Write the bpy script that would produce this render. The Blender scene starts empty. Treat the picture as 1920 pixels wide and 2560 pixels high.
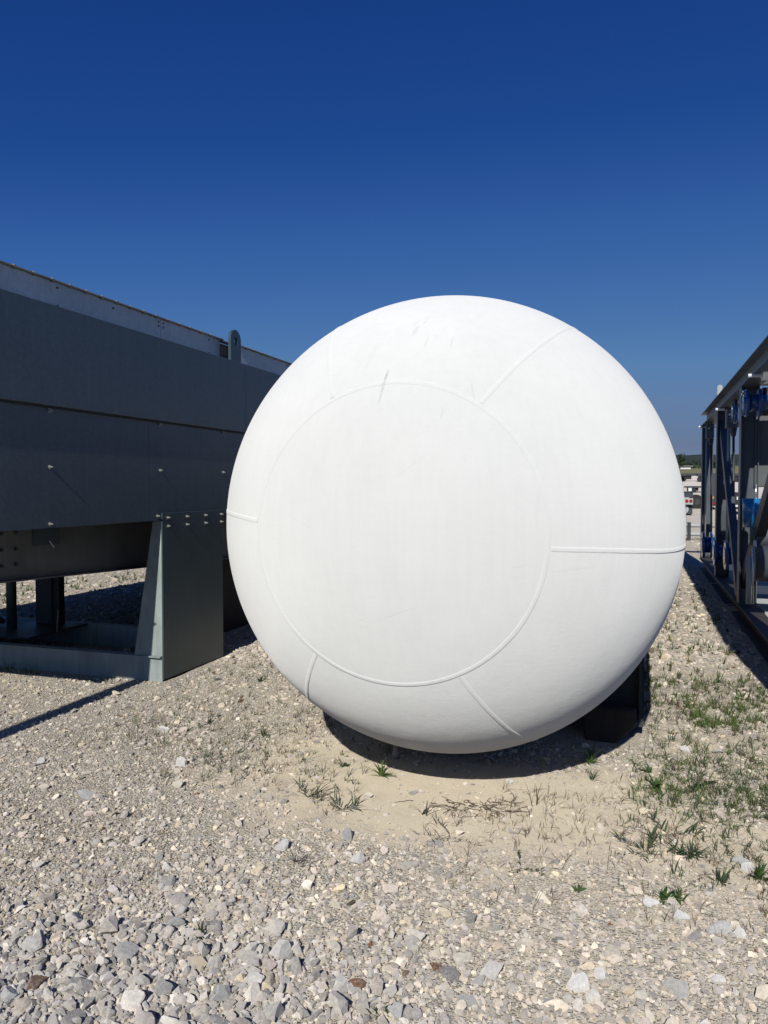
import bpy, math, random
import numpy as np
from mathutils import Vector, Matrix

R = math.radians
SC = bpy.context.scene
COL = SC.collection
random.seed(7)
rng = np.random.default_rng(7)

# ------------------------------------------------------------------ camera, sky, sun
F, YAW, PITCH, CAMH = 1931.0, 0.3208, 0.0324, 1.6
cam = bpy.data.cameras.new("camera")
cam.sensor_fit = 'VERTICAL'
cam.sensor_height = 36.0
cam.lens = 36.0 * F / 2560.0
cam.clip_start = 0.05
cam.clip_end = 8000
camo = bpy.data.objects.new("camera", cam)
camo.location = (0, 0, CAMH)
camo.rotation_euler = (math.pi / 2 - PITCH, 0, YAW)
COL.objects.link(camo)
SC.camera = camo

SUN_EL, SUN_AZ = R(35.0), R(-3.9)          # the light travels towards +Y, a little to -X
w = bpy.data.worlds.new("World")
SC.world = w
w.use_nodes = True
wn = w.node_tree
bg = wn.nodes["Background"]
sky = wn.nodes.new("ShaderNodeTexSky")
sky.sky_type = 'NISHITA'
sky.sun_disc = False
sky.sun_elevation = SUN_EL
sky.sun_rotation = math.pi + SUN_AZ
sky.altitude = 1500
sky.air_density = 1.0
sky.dust_density = 0.2
sky.ozone_density = 4.0
# the deep, saturated blue of the photograph: one smooth tone curve over the whole Nishita sky
_sep = wn.nodes.new("ShaderNodeSeparateColor"); wn.links.new(sky.outputs[0], _sep.inputs[0])
_m = wn.nodes.new("ShaderNodeMath"); _m.operation = 'MULTIPLY'; _m.inputs[1].default_value = 0.095
wn.links.new(_sep.outputs[0], _m.inputs[0])
_r = wn.nodes.new("ShaderNodeValToRGB"); wn.links.new(_m.outputs[0], _r.inputs[0])
_st = [(0.05, (.006, .036, .18)), (.074, (.009, .048, .223)), (.098, (.013, .065, .27)), (.141, (.034, .115, .355)), (.181, (.053, .15, .39)),
       (.283, (.098, .216, .43)), (.381, (.122, .212, .385)), (.60, (.14, .195, .315)), (1.0, (.20, .26, .37))]
_e = _r.color_ramp.elements
while len(_e) < len(_st): _e.new(0.5)
for _i, (_p, _c) in enumerate(_st): _e[_i].position = _p; _e[_i].color = (*_c, 1)
_v = wn.nodes.new("ShaderNodeVectorMath"); _v.operation = 'SCALE'; _v.inputs['Scale'].default_value = 11.5
wn.links.new(_r.outputs[0], _v.inputs[0]); wn.links.new(_v.outputs[0], bg.inputs[0])
bg.inputs[1].default_value = 0.10

sl = bpy.data.lights.new("sun", 'SUN')
sl.energy = 4.6
sl.angle = R(0.53)
sl.color = (1.0, 0.965, 0.90)
so = bpy.data.objects.new("sun", sl)
LD = Vector((math.sin(SUN_AZ) * math.cos(SUN_EL), math.cos(SUN_AZ) * math.cos(SUN_EL), -math.sin(SUN_EL)))
so.rotation_euler = LD.to_track_quat('-Z', 'Y').to_euler()
so.location = (0, -5, 8)
COL.objects.link(so)

SC.view_settings.view_transform = 'Standard'
SC.view_settings.look = 'None'
SC.view_settings.gamma = 1.0
SC.view_settings.use_curve_mapping = False
SC.view_settings.exposure = -0.2

# ------------------------------------------------------------------ measuring helper
_cy, _sy, _cp, _sp = math.cos(YAW), math.sin(YAW), math.cos(PITCH), math.sin(PITCH)
_fw = Vector((-_sy * _cp, _cy * _cp, -_sp)); _rt = Vector((_cy, _sy, 0)); _up = _rt.cross(_fw)
def _ray(u, v): return _fw + _rt * ((u - 960) / F) - _up * ((v - 1280) / F)
def at(u, v, y):                            # the point of the photograph's (u, v) that stands in plane Y = y
    r = _ray(u, v); p = r * (y / r.y); return Vector((p.x, p.y, p.z + CAMH))
def gr(u, v, z=0.0):                        # ... that lies on the ground
    r = _ray(u, v); p = r * ((z - CAMH) / r.z); return Vector((p.x, p.y, z))

# ------------------------------------------------------------------ materials
def newmat(name):
    m = bpy.data.materials.new(name); m.use_nodes = True
    nt = m.node_tree; return m, nt, nt.nodes["Principled BSDF"]
def nd(nt, t, **k):
    n = nt.nodes.new(t)
    for a, b in k.items(): setattr(n, a, b)
    return n
def texco(nt, scale=None, kind='Object'):
    tc = nd(nt, "ShaderNodeTexCoord")
    if scale is None: return tc.outputs[kind]
    mp = nd(nt, "ShaderNodeMapping"); nt.links.new(tc.outputs[kind], mp.inputs[0])
    mp.inputs['Scale'].default_value = scale
    return mp.outputs[0]
def noise(nt, vec, scale, detail=4, rough=0.6):
    n = nd(nt, "ShaderNodeTexNoise"); n.inputs['Scale'].default_value = scale
    n.inputs['Detail'].default_value = detail; n.inputs['Roughness'].default_value = rough
    nt.links.new(vec, n.inputs['Vector']); return n
def ramp(nt, fac, stops):
    r = nd(nt, "ShaderNodeValToRGB"); e = r.color_ramp.elements
    while len(e) < len(stops): e.new(0.5)
    for i, (p, c) in enumerate(stops):
        e[i].position = p; e[i].color = (c, c, c, 1) if isinstance(c, (int, float)) else (*c, 1)
    nt.links.new(fac, r.inputs[0]); return r.outputs[0]
def mix(nt, fac, a, b, mode='MIX'):
    n = nd(nt, "ShaderNodeMix", data_type='RGBA', blend_type=mode)
    for i, x in ((0, fac), (6, a), (7, b)):
        if isinstance(x, (int, float)): n.inputs[i].default_value = x
        elif isinstance(x, tuple): n.inputs[i].default_value = (*x, 1)
        else: nt.links.new(x, n.inputs[i])
    return n.outputs[2]
def mth(nt, op, a, b=0.0, clamp=False):
    n = nd(nt, "ShaderNodeMath", operation=op, use_clamp=clamp)
    for i, x in enumerate((a, b)):
        if isinstance(x, (int, float)): n.inputs[i].default_value = x
        else: nt.links.new(x, n.inputs[i])
    return n.outputs[0]
def bump(nt, h, strength, dist, bsdf):
    b = nd(nt, "ShaderNodeBump"); b.inputs['Strength'].default_value = strength
    b.inputs['Distance'].default_value = dist
    nt.links.new(h, b.inputs['Height']); nt.links.new(b.outputs[0], bsdf.inputs['Normal'])

def metal(name, col, rough=0.5, metallic=0.0, var=0.25, scale=6, bumps=0.0, streak=0.0, spangle=0.0, coat=0.0, rust=None):
    m, nt, b = newmat(name)
    v = texco(nt)
    n = noise(nt, v, scale, 6, 0.65)
    f = ramp(nt, n.outputs[0], [(0.3, 1 - var), (0.7, 1 + var * 0.6)])
    c = mix(nt, 1.0, col, f, 'MULTIPLY')
    if streak:
        s = noise(nt, texco(nt, (5, 5, 0.35)), 3, 5, 0.7)
        c = mix(nt, 1.0, c, ramp(nt, s.outputs[0], [(0.35, 1 - streak), (0.6, 1.0), (0.8, 1 + streak)]), 'MULTIPLY')
    if spangle:
        vo = nd(nt, "ShaderNodeTexVoronoi"); vo.inputs['Scale'].default_value = 55
        nt.links.new(v, vo.inputs['Vector'])
        c = mix(nt, 1.0, c, ramp(nt, vo.outputs['Color'], [(0.0, 1 - spangle), (1.0, 1 + spangle)]), 'MULTIPLY')
    if rust:
        rn = noise(nt, v, 4, 8, 0.75)
        c = mix(nt, ramp(nt, rn.outputs[0], [(0.56, 0.0), (0.66, rust)]), c, (0.13, 0.075, 0.045))
    nt.links.new(c, b.inputs['Base Color'])
    b.inputs['Metallic'].default_value = metallic
    rr = ramp(nt, n.outputs[0], [(0.3, max(0, rough - 0.08)), (0.7, min(1, rough + 0.1))])
    nt.links.new(rr, b.inputs['Roughness'])
    b.inputs['Coat Weight'].default_value = coat
    if bumps: bump(nt, noise(nt, v, scale * 12, 3).outputs[0], bumps, 0.004, b)
    return m

M = {}
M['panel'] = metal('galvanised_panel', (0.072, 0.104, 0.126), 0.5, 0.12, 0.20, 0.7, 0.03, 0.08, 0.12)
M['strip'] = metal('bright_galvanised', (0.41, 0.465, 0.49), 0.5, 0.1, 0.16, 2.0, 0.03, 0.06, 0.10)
M['flange'] = metal('brown_dusty_flange', (0.27, 0.235, 0.19), 0.7, 0.0, 0.3, 8)
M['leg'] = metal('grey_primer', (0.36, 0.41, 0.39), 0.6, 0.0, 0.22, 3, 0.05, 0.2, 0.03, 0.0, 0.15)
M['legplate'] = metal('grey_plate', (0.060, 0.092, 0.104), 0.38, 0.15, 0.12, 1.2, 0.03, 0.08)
M['duct'] = metal('dull_steel', (0.14, 0.15, 0.15), 0.45, 0.2, 0.35, 2.2, 0.05, 0.1)
M['zinc'] = metal('zinc_bolt', (0.36, 0.37, 0.34), 0.35, 0.4, 0.2, 60)
M['dark'] = metal('dark_grey_steel', (0.045, 0.052, 0.06), 0.5, 0.1, 0.25, 3, 0.03)
M['skid'] = metal('skid_grey_paint', (0.085, 0.102, 0.118), 0.45, 0.1, 0.2, 2, 0.03, 0.08)
M['skidlight'] = metal('light_grey_paint', (0.42, 0.44, 0.42), 0.5, 0.0, 0.15, 3)
M['beam'] = metal('skid_beam_brown', (0.06, 0.055, 0.055), 0.6, 0.1, 0.3, 3, 0.04, 0, 0, 0, 0.5)
M['box'] = metal('grey_box', (0.10, 0.11, 0.115), 0.6, 0.0, 0.15, 6)
M['blue'] = metal('blue_enamel', (0.008, 0.07, 0.24), 0.3, 0.0, 0.2, 5, 0, 0, 0, 0.5)
M['wrap'] = metal('blue_plastic_wrap', (0.02, 0.20, 0.45), 0.18, 0.0, 0.3, 8, 0.3, 0, 0, 0.6)
M['silver'] = metal('silver_jacket', (0.72, 0.70, 0.66), 0.3, 0.9, 0.15, 7, 0.1)
M['white'] = metal('white_paint', (0.78, 0.78, 0.76), 0.5, 0.0, 0.1, 5)
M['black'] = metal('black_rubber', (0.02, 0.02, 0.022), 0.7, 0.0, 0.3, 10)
M['red'] = metal('red_lens', (0.35, 0.015, 0.02), 0.25, 0.0, 0.1, 10)
M['orange'] = metal('orange_lens', (0.7, 0.28, 0.06), 0.3, 0.0, 0.1, 10)
M['rust'] = metal('rusty_timber', (0.06, 0.045, 0.035), 0.85, 0.0, 0.45, 7, 0.5, 0.2)
M['stub'] = metal('rusty_pipe', (0.52, 0.42, 0.34), 0.7, 0.0, 0.3, 30)
M['wood'] = metal('pale_timber', (0.45, 0.36, 0.25), 0.8, 0.0, 0.3, 8)

def tank_material():
    m, nt, b = newmat('white_tank_paint')
    v = texco(nt)
    n1 = noise(nt, v, 1.7, 5, 0.6); n2 = noise(nt, texco(nt, (1.5, 1.5, 30)), 3.0, 5, 0.7)
    n3 = noise(nt, texco(nt, (14, 14, 0.9)), 2.0, 5, 0.65)
    c = mix(nt, 1.0, (0.755, 0.762, 0.735), ramp(nt, n1.outputs[0], [(0.25, 0.965), (0.75, 1.02)]), 'MULTIPLY')
    c = mix(nt, 1.0, c, ramp(nt, n2.outputs[0], [(0.3, 0.988), (0.6, 1.0), (0.8, 1.005)]), 'MULTIPLY')
    c = mix(nt, 1.0, c, ramp(nt, n3.outputs[0], [(0.3, 0.975), (0.55, 1.0), (0.8, 1.01)]), 'MULTIPLY')
    sep = nd(nt, "ShaderNodeSeparateXYZ"); nt.links.new(v, sep.inputs[0])
    wob = noise(nt, texco(nt, (30, 30, 14)), 2.0, 4, 0.8)
    X0 = mth(nt, 'ADD', sep.outputs[0], mth(nt, 'MULTIPLY', mth(nt, 'SUBTRACT', wob.outputs[0], 0.5), 0.012))
    Z0 = sep.outputs[2]
    # scuffs and rub marks: centre x, z, half length, half width, lean, strength
    marks = [(-.052, .645, .095, .0045, .08, .55), (-.047, .70, .035, .005, .15, .8), (.06, .985, .035, .004, .3, .35), (.03, .93, .04, .009, .3, .28),
             (.10, .862, .035, .004, .05, .3), (.214, .86, .035, .004, .0, .3), (.225, .52, .03, .003, .0, .3), (-.62, .97, .05, .003, .7, .2),
             (.34, .62, .06, .004, -.25, .25), (.02, .98, .03, .004, .3, .2), (-.15, .80, .12, .010, .15, .10), (.12, .30, .12, .002, .9, .12),
             (.05, -.33, .14, .0022, 1.2, .2), (-.10, -.36, .10, .002, 1.1, .14), (.75, -.14, .10, .003, 1.5, .16), (.55, -.12, .05, .003, 1.4, .16),
             (.30, -.05, .06, .002, 1.3, .12), (.80, -.75, .05, .003, 1.2, .3), (-.85, -.52, .05, .003, -1.2, .3), (.88, -.55, .04, .003, 1.1, .3),
             (.45, -.62, .04, .002, 1.3, .25), (-.40, .05, .15, .002, -1.2, .12), (.0, .12, .10, .002, -1.3, .10)]
    total = None
    for (cx, cz, L, W, a, s) in marks:
        dx = mth(nt, 'SUBTRACT', X0, cx); dz = mth(nt, 'SUBTRACT', Z0, cz)
        ca, sa = math.cos(a), math.sin(a)
        al = mth(nt, 'ADD', mth(nt, 'MULTIPLY', dz, ca / L), mth(nt, 'MULTIPLY', dx, sa / L))
        W *= 1.5; s *= .72; ac = mth(nt, 'SUBTRACT', mth(nt, 'MULTIPLY', dx, ca / W), mth(nt, 'MULTIPLY', dz, sa / W))
        d = mth(nt, 'ADD', mth(nt, 'MULTIPLY', al, al), mth(nt, 'MULTIPLY', ac, ac))
        k = mth(nt, 'MULTIPLY', mth(nt, 'SUBTRACT', 1.0, d, True), s)
        total = k if total is None else mth(nt, 'MAXIMUM', total, k)
    br = noise(nt, texco(nt, (40, 40, 60)), 3.0, 4, 0.8)
    total = mth(nt, 'MULTIPLY', total, ramp(nt, br.outputs[0], [(0.38, 0.15), (0.58, 1.0)]))
    c = mix(nt, total, c, (0.24, 0.23, 0.20))
    dn = noise(nt, v, 7, 6, 0.75)
    dz = mth(nt, 'MULTIPLY', mth(nt, 'SUBTRACT', -0.72, sep.outputs[2]), 2.2, True)
    c = mix(nt, mth(nt, 'MULTIPLY', dz, ramp(nt, dn.outputs[0], [(0.35, 0.0), (0.7, 0.45)])), c, (0.48, 0.42, 0.33))
    # fine specks
    vo = nd(nt, "ShaderNodeTexVoronoi"); vo.inputs['Scale'].default_value = 9; nt.links.new(v, vo.inputs['Vector'])
    sp = ramp(nt, vo.outputs['Distance'], [(0.0, 0.55), (0.028, 0.0)])
    c = mix(nt, sp, c, (0.3, 0.28, 0.24))
    nt.links.new(c, b.inputs['Base Color'])
    nt.links.new(ramp(nt, n1.outputs[0], [(0.3, 0.55), (0.7, 0.65)]), b.inputs['Roughness'])
    b.inputs['Specular IOR Level'].default_value = 0.18
    b.inputs['Diffuse Roughness'].default_value = 0.72
    h = mth(nt, 'ADD', noise(nt, v, 60, 3).outputs[0], mth(nt, 'MULTIPLY', noise(nt, v, 2.2, 3).outputs[0], 5.0))
    bump(nt, h, 0.25, 0.004, b)
    return m
M['tank'] = tank_material()

def attr_mat(name, rough=0.85, nscale=60, var=0.22, bmp=0.35, trans=0.0, vein=False):
    m, nt, b = newmat(name)
    a = nd(nt, "ShaderNodeAttribute", attribute_name='tint')
    v = texco(nt)
    n = noise(nt, v, nscale, 5, 0.7)
    c = mix(nt, 1.0, a.outputs['Color'], ramp(nt, n.outputs[0], [(0.3, 1 - var), (0.7, 1 + var * 0.7)]), 'MULTIPLY')
    if vein:
        vn = noise(nt, v, 26, 7, 0.7)
        ve = ramp(nt, vn.outputs[0], [(0.485, 0.0), (0.5, 0.55), (0.515, 0.0)])
        c = mix(nt, ve, c, (0.62, 0.60, 0.56))
    nt.links.new(c, b.inputs['Base Color'])
    b.inputs['Roughness'].default_value = rough
    b.inputs['Specular IOR Level'].default_value = 0.25
    b.inputs['Diffuse Roughness'].default_value = 0.8
    if trans: b.inputs['Subsurface Weight'].default_value = 0.0
    if bmp: bump(nt, n.outputs[0], bmp, 0.004, b)
    return m
M['stone'] = attr_mat('limestone', 0.85, 70, 0.25, 0.5, 0, True)
M['leaf'] = attr_mat('leaf', 0.6, 30, 0.2, 0)
M['dryleaf'] = attr_mat('dry_stem', 0.8, 30, 0.2, 0)

# where bare sand shows: centre x, y, radius x, radius y, weight
SAND = [(-0.95, 3.85, 1.15, 0.55, 1.3), (0.25, 3.75, 0.7, 0.45, 0.9), (-0.1, 4.25, 0.45, 0.35, 1.0), (-1.75, 4.3, 0.45, 0.5, .8), (-1.7, 3.75, .5, .35, .65),
        (0.6, 5.1, 0.45, 0.4, 0.5), (-0.2, 3.3, 0.8, 0.3, 0.35), (0.6, 3.5, 0.5, 0.3, 0.5)]
def ground_material():
    m, nt, b = newmat('gravel_ground')
    v = texco(nt)
    sep = nd(nt, "ShaderNodeSeparateXYZ"); nt.links.new(v, sep.inputs[0])
    tot = None
    wob = mth(nt, 'MULTIPLY', mth(nt, 'SUBTRACT', noise(nt, v, 2.6, 8, 0.72).outputs[0], 0.5), 3.4)
    for (cx, cy, rx, ry, s) in SAND:
        dx = mth(nt, 'MULTIPLY', mth(nt, 'SUBTRACT', sep.outputs[0], cx), 1 / rx)
        dy = mth(nt, 'MULTIPLY', mth(nt, 'SUBTRACT', sep.outputs[1], cy), 1 / ry)
        d = mth(nt, 'ADD', mth(nt, 'MULTIPLY', dx, dx), mth(nt, 'MULTIPLY', dy, dy))
        k = mth(nt, 'MULTIPLY', mth(nt, 'SUBTRACT', 1.2, mth(nt, 'MULTIPLY', d, 0.7)), s)
        tot = k if tot is None else mth(nt, 'MAXIMUM', tot, k)
    sand = mth(nt, 'ADD', mth(nt, 'MAXIMUM', tot, -0.3), wob, True)
    vo = nd(nt, "ShaderNodeTexVoronoi"); vo.inputs['Scale'].default_value = 85; vo.inputs['Randomness'].default_value = 1
    nt.links.new(v, vo.inputs['Vector'])
    vo2 = nd(nt, "ShaderNodeTexVoronoi"); vo2.inputs['Scale'].default_value = 210; nt.links.new(v, vo2.inputs['Vector'])
    s1 = nd(nt, "ShaderNodeSeparateColor"); nt.links.new(vo.outputs['Color'], s1.inputs[0])
    g1 = ramp(nt, s1.outputs[0], [(0.0, (0.32, 0.29, 0.25)), (0.3, (0.48, 0.435, 0.36)), (0.6, (0.54, 0.50, 0.44)), (0.85, (0.64, 0.59, 0.52)), (1.0, (0.74, 0.70, 0.63))])
    s2 = nd(nt, "ShaderNodeSeparateColor"); nt.links.new(vo2.outputs['Color'], s2.inputs[0])
    g2 = ramp(nt, s2.outputs[0], [(0.0, (0.34, 0.305, 0.25)), (0.5, (0.51, 0.45, 0.35)), (1.0, (0.66, 0.60, 0.48))])
    nm = noise(nt, v, 14, 5, 0.7)
    fines = mix(nt, ramp(nt, nm.outputs[0], [(0.4, 0.0), (0.55, 1.0)]), g1, g2)
    nb = noise(nt, v, 0.5, 4, 0.6)
    fines = mix(nt, 1.0, fines, ramp(nt, nb.outputs[0], [(0.3, 0.85), (0.7, 1.1)]), 'MULTIPLY')
    ns = noise(nt, v, 160, 4, 0.8)
    sc = ramp(nt, ns.outputs[0], [(0.3, (0.43, 0.37, 0.275)), (0.55, (0.52, 0.455, 0.345)), (0.75, (0.60, 0.535, 0.42))])
    sc = mix(nt, 1.0, sc, ramp(nt, noise(nt, v, 5, 5, 0.7).outputs[0], [(0.3, 0.9), (0.7, 1.06)]), 'MULTIPLY')
    c = mix(nt, mth(nt, 'MULTIPLY', sand, 0.92), fines, sc)
    far = nd(nt, "ShaderNodeVectorMath", operation='LENGTH'); nt.links.new(v, far.inputs[0])
    fm = ramp(nt, mth(nt, 'MULTIPLY', far.outputs['Value'], 1 / 100.0), [(0.2, 0.0), (0.36, 1.0)])
    pv = ramp(nt, noise(nt, texco(nt, (0.5, 2.5, 1)), 0.35, 6, 0.7).outputs[0], [(0.3, (0.48, 0.435, 0.39)), (0.7, (0.60, 0.55, 0.50))])
    c = mix(nt, fm, c, pv)
    nt.links.new(c, b.inputs['Base Color'])
    b.inputs['Roughness'].default_value = 0.92
    b.inputs['Specular IOR Level'].default_value = 0.15
    b.inputs['Diffuse Roughness'].default_value = 1.0
    inv = mth(nt, 'SUBTRACT', 1.0, mth(nt, 'MULTIPLY', sand, 0.93))
    h = mth(nt, 'ADD', mth(nt, 'MULTIPLY', mth(nt, 'MULTIPLY', vo.outputs['Distance'], -1.6), inv), mth(nt, 'MULTIPLY', ns.outputs[0], 0.35))
    h = mth(nt, 'ADD', h, mth(nt, 'MULTIPLY', mth(nt, 'MULTIPLY', vo2.outputs['Distance'], -0.5), inv))
    bump(nt, h, 0.9, 0.012, b)
    return m
M['ground'] = ground_material()

def field_material():
    m, nt, b = newmat('dry_field')
    c = ramp(nt, noise(nt, texco(nt, (1, 3, 1)), 0.02, 6, 0.7).outputs[0], [(0.3, (0.13, 0.14, 0.05)), (0.55, (0.25, 0.22, 0.09)), (0.75, (0.33, 0.27, 0.13))])
    nt.links.new(c, b.inputs['Base Color']); b.inputs['Roughness'].default_value = 0.95
    return m
M['field'] = field_material()
def hill_material():
    m, nt, b = newmat('wooded_hill')
    c = ramp(nt, noise(nt, texco(nt), 0.03, 7, 0.75).outputs[0], [(0.35, (0.022, 0.04, 0.032)), (0.6, (0.05, 0.075, 0.055)), (0.8, (0.08, 0.10, 0.07))])
    nt.links.new(c, b.inputs['Base Color']); b.inputs['Roughness'].default_value = 0.95
    bump(nt, noise(nt, texco(nt), 0.08, 6, 0.8).outputs[0], 1.0, 12, b)
    return m
M['hill'] = hill_material()

# ------------------------------------------------------------------ mesh helpers
class MB:
    def __init__(self): self.v = []; self.f = []
    def add(self, vs, fs):
        o = len(self.v); self.v += [tuple(x) for x in vs]; self.f += [tuple(o + i for i in f) for f in fs]; return self
    def box(self, x0, x1, y0, y1, z0, z1):
        return self.add([(x0, y0, z0), (x1, y0, z0), (x1, y1, z0), (x0, y1, z0), (x0, y0, z1), (x1, y0, z1), (x1, y1, z1), (x0, y1, z1)],
                        [(3, 2, 1, 0), (4, 5, 6, 7), (0, 1, 5, 4), (1, 2, 6, 5), (2, 3, 7, 6), (3, 0, 4, 7)])
    def tube(self, a, b, r, r2=None, n=16, caps=True):
        a = Vector(a); b = Vector(b); r2 = r if r2 is None else r2
        d = (b - a).normalized(); t = Vector((0, 0, 1)) if abs(d.z) < 0.9 else Vector((1, 0, 0))
        p = d.cross(t).normalized(); q = d.cross(p)
        vs = [a + (p * math.cos(k * 2 * math.pi / n) + q * math.sin(k * 2 * math.pi / n)) * r for k in range(n)]
        vs += [b + (p * math.cos(k * 2 * math.pi / n) + q * math.sin(k * 2 * math.pi / n)) * r2 for k in range(n)]
        fs = [(k, (k + 1) % n, n + (k + 1) % n, n + k) for k in range(n)]
        if caps: fs += [tuple(range(n - 1, -1, -1)), tuple(range(n, 2 * n))]
        return self.add(vs, fs)
    def prism(self, pts, axis, lo, hi):          # outline in the plane across an axis, given thickness
        n = len(pts)
        def P(p, t):
            return {'x': (t, p[0], p[1]), 'y': (p[0], t, p[1]), 'z': (p[0], p[1], t)}[axis]
        vs = [P(p, lo) for p in pts] + [P(p, hi) for p in pts]
        fs = [tuple(range(n)), tuple(range(2 * n - 1, n - 1, -1))] + [(k, n + k, n + (k + 1) % n, (k + 1) % n) for k in range(n)]
        return self.add(vs, fs)
    def bar(self, a, b, w, t):                    # flat bar in a plane of constant x: w across, t thick in x
        a = Vector(a); b = Vector(b); d = (b - a).normalized(); n = Vector((0, -d.z, d.y)) * (w / 2); x = Vector((t / 2, 0, 0))
        return self.add([a - n - x, a + n - x, a + n + x, a - n + x, b - n - x, b + n - x, b + n + x, b - n + x],
                        [(3, 2, 1, 0), (4, 5, 6, 7), (0, 1, 5, 4), (1, 2, 6, 5), (2, 3, 7, 6), (3, 0, 4, 7)])
    def build(self, name, mat, parent=None, smooth=False, bevel=0.0, **props):
        me = bpy.data.meshes.new(name); me.from_pydata(self.v, [], self.f)
        import bmesh
        bm = bmesh.new(); bm.from_mesh(me); bmesh.ops.recalc_face_normals(bm, faces=bm.faces); bm.to_mesh(me); bm.free()
        if smooth:
            for p in me.polygons: p.use_smooth = len(p.vertices) <= 4
        me.materials.append(mat)
        o = bpy.data.objects.new(name, me); COL.objects.link(o)
        if parent is not None: o.parent = parent
        if bevel:
            bv = o.modifiers.new('bevel', 'BEVEL'); bv.width = bevel; bv.segments = 1; bv.limit_method = 'ANGLE'; bv.angle_limit = R(40)
        for k, x in props.items(): o[k] = x
        return o
def tag(o, label=None, category=None, group=None, kind=None):
    for k, x in (('label', label), ('category', category), ('group', group), ('kind', kind)):
        if x: o[k] = x
    return o
def thing(name, label, category, loc=(0, 0, 0), rz=0.0, group=None):
    o = bpy.data.objects.new(name, None); o.location = loc; o.rotation_euler = (0, 0, rz); o.empty_display_size = 0.1
    COL.objects.link(o); return tag(o, label, category, group)
def inst(name, src, parent, loc=None, rot=None, scale=None):
    o = bpy.data.objects.new(name, src.data); COL.objects.link(o); o.parent = parent
    if loc is not None: o.location = loc
    if rot is not None: o.rotation_euler = rot
    if scale is not None: o.scale = scale
    return o
def npmesh(name, V, faces, mat, tint=None, smooth=False, parent=None):
    # V (n,3), faces (m,3)
    me = bpy.data.meshes.new(name); n, m = len(V), len(faces); k = faces.shape[1]
    me.vertices.add(n); me.vertices.foreach_set('co', V.astype(np.float32).ravel())
    me.loops.add(m * k); me.loops.foreach_set('vertex_index', faces.astype(np.int32).ravel())
    me.polygons.add(m); me.polygons.foreach_set('loop_start', np.arange(0, m * k, k, dtype=np.int32))
    me.polygons.foreach_set('use_smooth', np.full(m, smooth, dtype=bool))
    me.update(calc_edges=True)
    if tint is not None:
        a = me.color_attributes.new('tint', 'FLOAT_COLOR', 'POINT')
        a.data.foreach_set('color', np.concatenate([tint, np.ones((n, 1))], 1).astype(np.float32).ravel())
    me.materials.append(mat)
    o = bpy.data.objects.new(name, me); COL.objects.link(o)
    if parent is not None: o.parent = parent
    return o

_T = rng.random((256, 256))
def vnoise(x, y):
    xi = np.floor(x).astype(int); yi = np.floor(y).astype(int); fx = x - xi; fy = y - yi
    fx = fx * fx * (3 - 2 * fx); fy = fy * fy * (3 - 2 * fy); a, b = xi & 255, yi & 255; c, d = (xi + 1) & 255, (yi + 1) & 255
    return (_T[a, b] * (1 - fx) + _T[c, b] * fx) * (1 - fy) + (_T[a, d] * (1 - fx) + _T[c, d] * fx) * fy
def fbm(x, y, o=4):
    s = 0; a = .5
    for i in range(o): s = s + a * (vnoise(x * 2 ** i + 17 * i, y * 2 ** i + 31 * i) - .5); a *= .5
    return s
def base_z(x, y):
    d = np.hypot(x, y)
    return np.maximum(0, d - 25) * 0.0262
def ground_z(x, y):
    x = np.asarray(x, float); y = np.asarray(y, float); d = np.hypot(x, y)
    near = np.clip((30 - d) / 20, 0, 1)
    return base_z(x, y) + near * (0.035 * fbm(x * .9, y * .9, 3) + 0.012 * fbm(x * 6, y * 6, 3) + 0.006 * fbm(x * 25, y * 25, 2)) - 0.012 * near

# ------------------------------------------------------------------ ground, field, hills
def polar_sheet(name, mat, angs, rads, zf, kind='structure'):
    A, Q = np.meshgrid(angs, rads)
    x = -np.sin(A) * Q; y = np.cos(A) * Q
    V = np.stack([x, y, zf(x, y)], -1).reshape(-1, 3)
    na, nr = len(angs), len(rads)
    i = np.arange(nr - 1)[:, None] * na + np.arange(na - 1)[None, :]
    fc = np.stack([i, i + 1, i + na + 1, i + na], -1).reshape(-1, 4)[:, ::-1]
    o = npmesh(name, V, fc, mat, None, True); return tag(o, kind=kind)
angs = np.concatenate([np.linspace(YAW - math.pi, YAW - .62, 40, endpoint=False), np.linspace(YAW - .62, YAW + .62, 460), np.linspace(YAW + .62, YAW + math.pi, 41)[1:]])
rads = np.concatenate([[0.0, .5, 1.0], np.geomspace(1.5, 24, 430), np.geomspace(26, 4500, 60)])
polar_sheet('ground', M['ground'], angs, rads, ground_z)
polar_sheet('field', M['field'], np.linspace(-1.4, 1.4, 60), np.concatenate([[175.0], np.geomspace(180, 1500, 20)]), lambda x, y: base_z(x, y) + 0.15)

def ridge(name, dist, depth, h0, hv, fr, seed, a0=-1.5, a1=1.5, n=900):
    A = np.linspace(a0, a1, n); rows = []
    prof = np.array([0, .55, .85, 1, .9, .5, 0]); off = np.linspace(0, depth, 7)
    for k in range(7):
        q = dist + off[k]; x = -np.sin(A) * q; y = np.cos(A) * q
        hh = h0 + hv * fbm(A * fr + seed, A * 0 + seed, 3) * 2 + 4.0 * fbm(A * fr * 40, A * 0 + k * .7 + seed, 3)
        rows.append(np.stack([x, y, base_z(x * 0, y * 0 + 400) * 0 + 8.0 + prof[k] * hh], -1))
    V = np.concatenate(rows); i = np.arange(6)[:, None] * n + np.arange(n - 1)[None, :]
    fc = np.stack([i, i + 1, i + n + 1, i + n], -1).reshape(-1, 4)[:, ::-1]
    return tag(npmesh(name, V, fc, M['hill'], None, True), kind='structure')
ridge('hills', 1500, 500, 56, 12, 5, 3)

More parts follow.
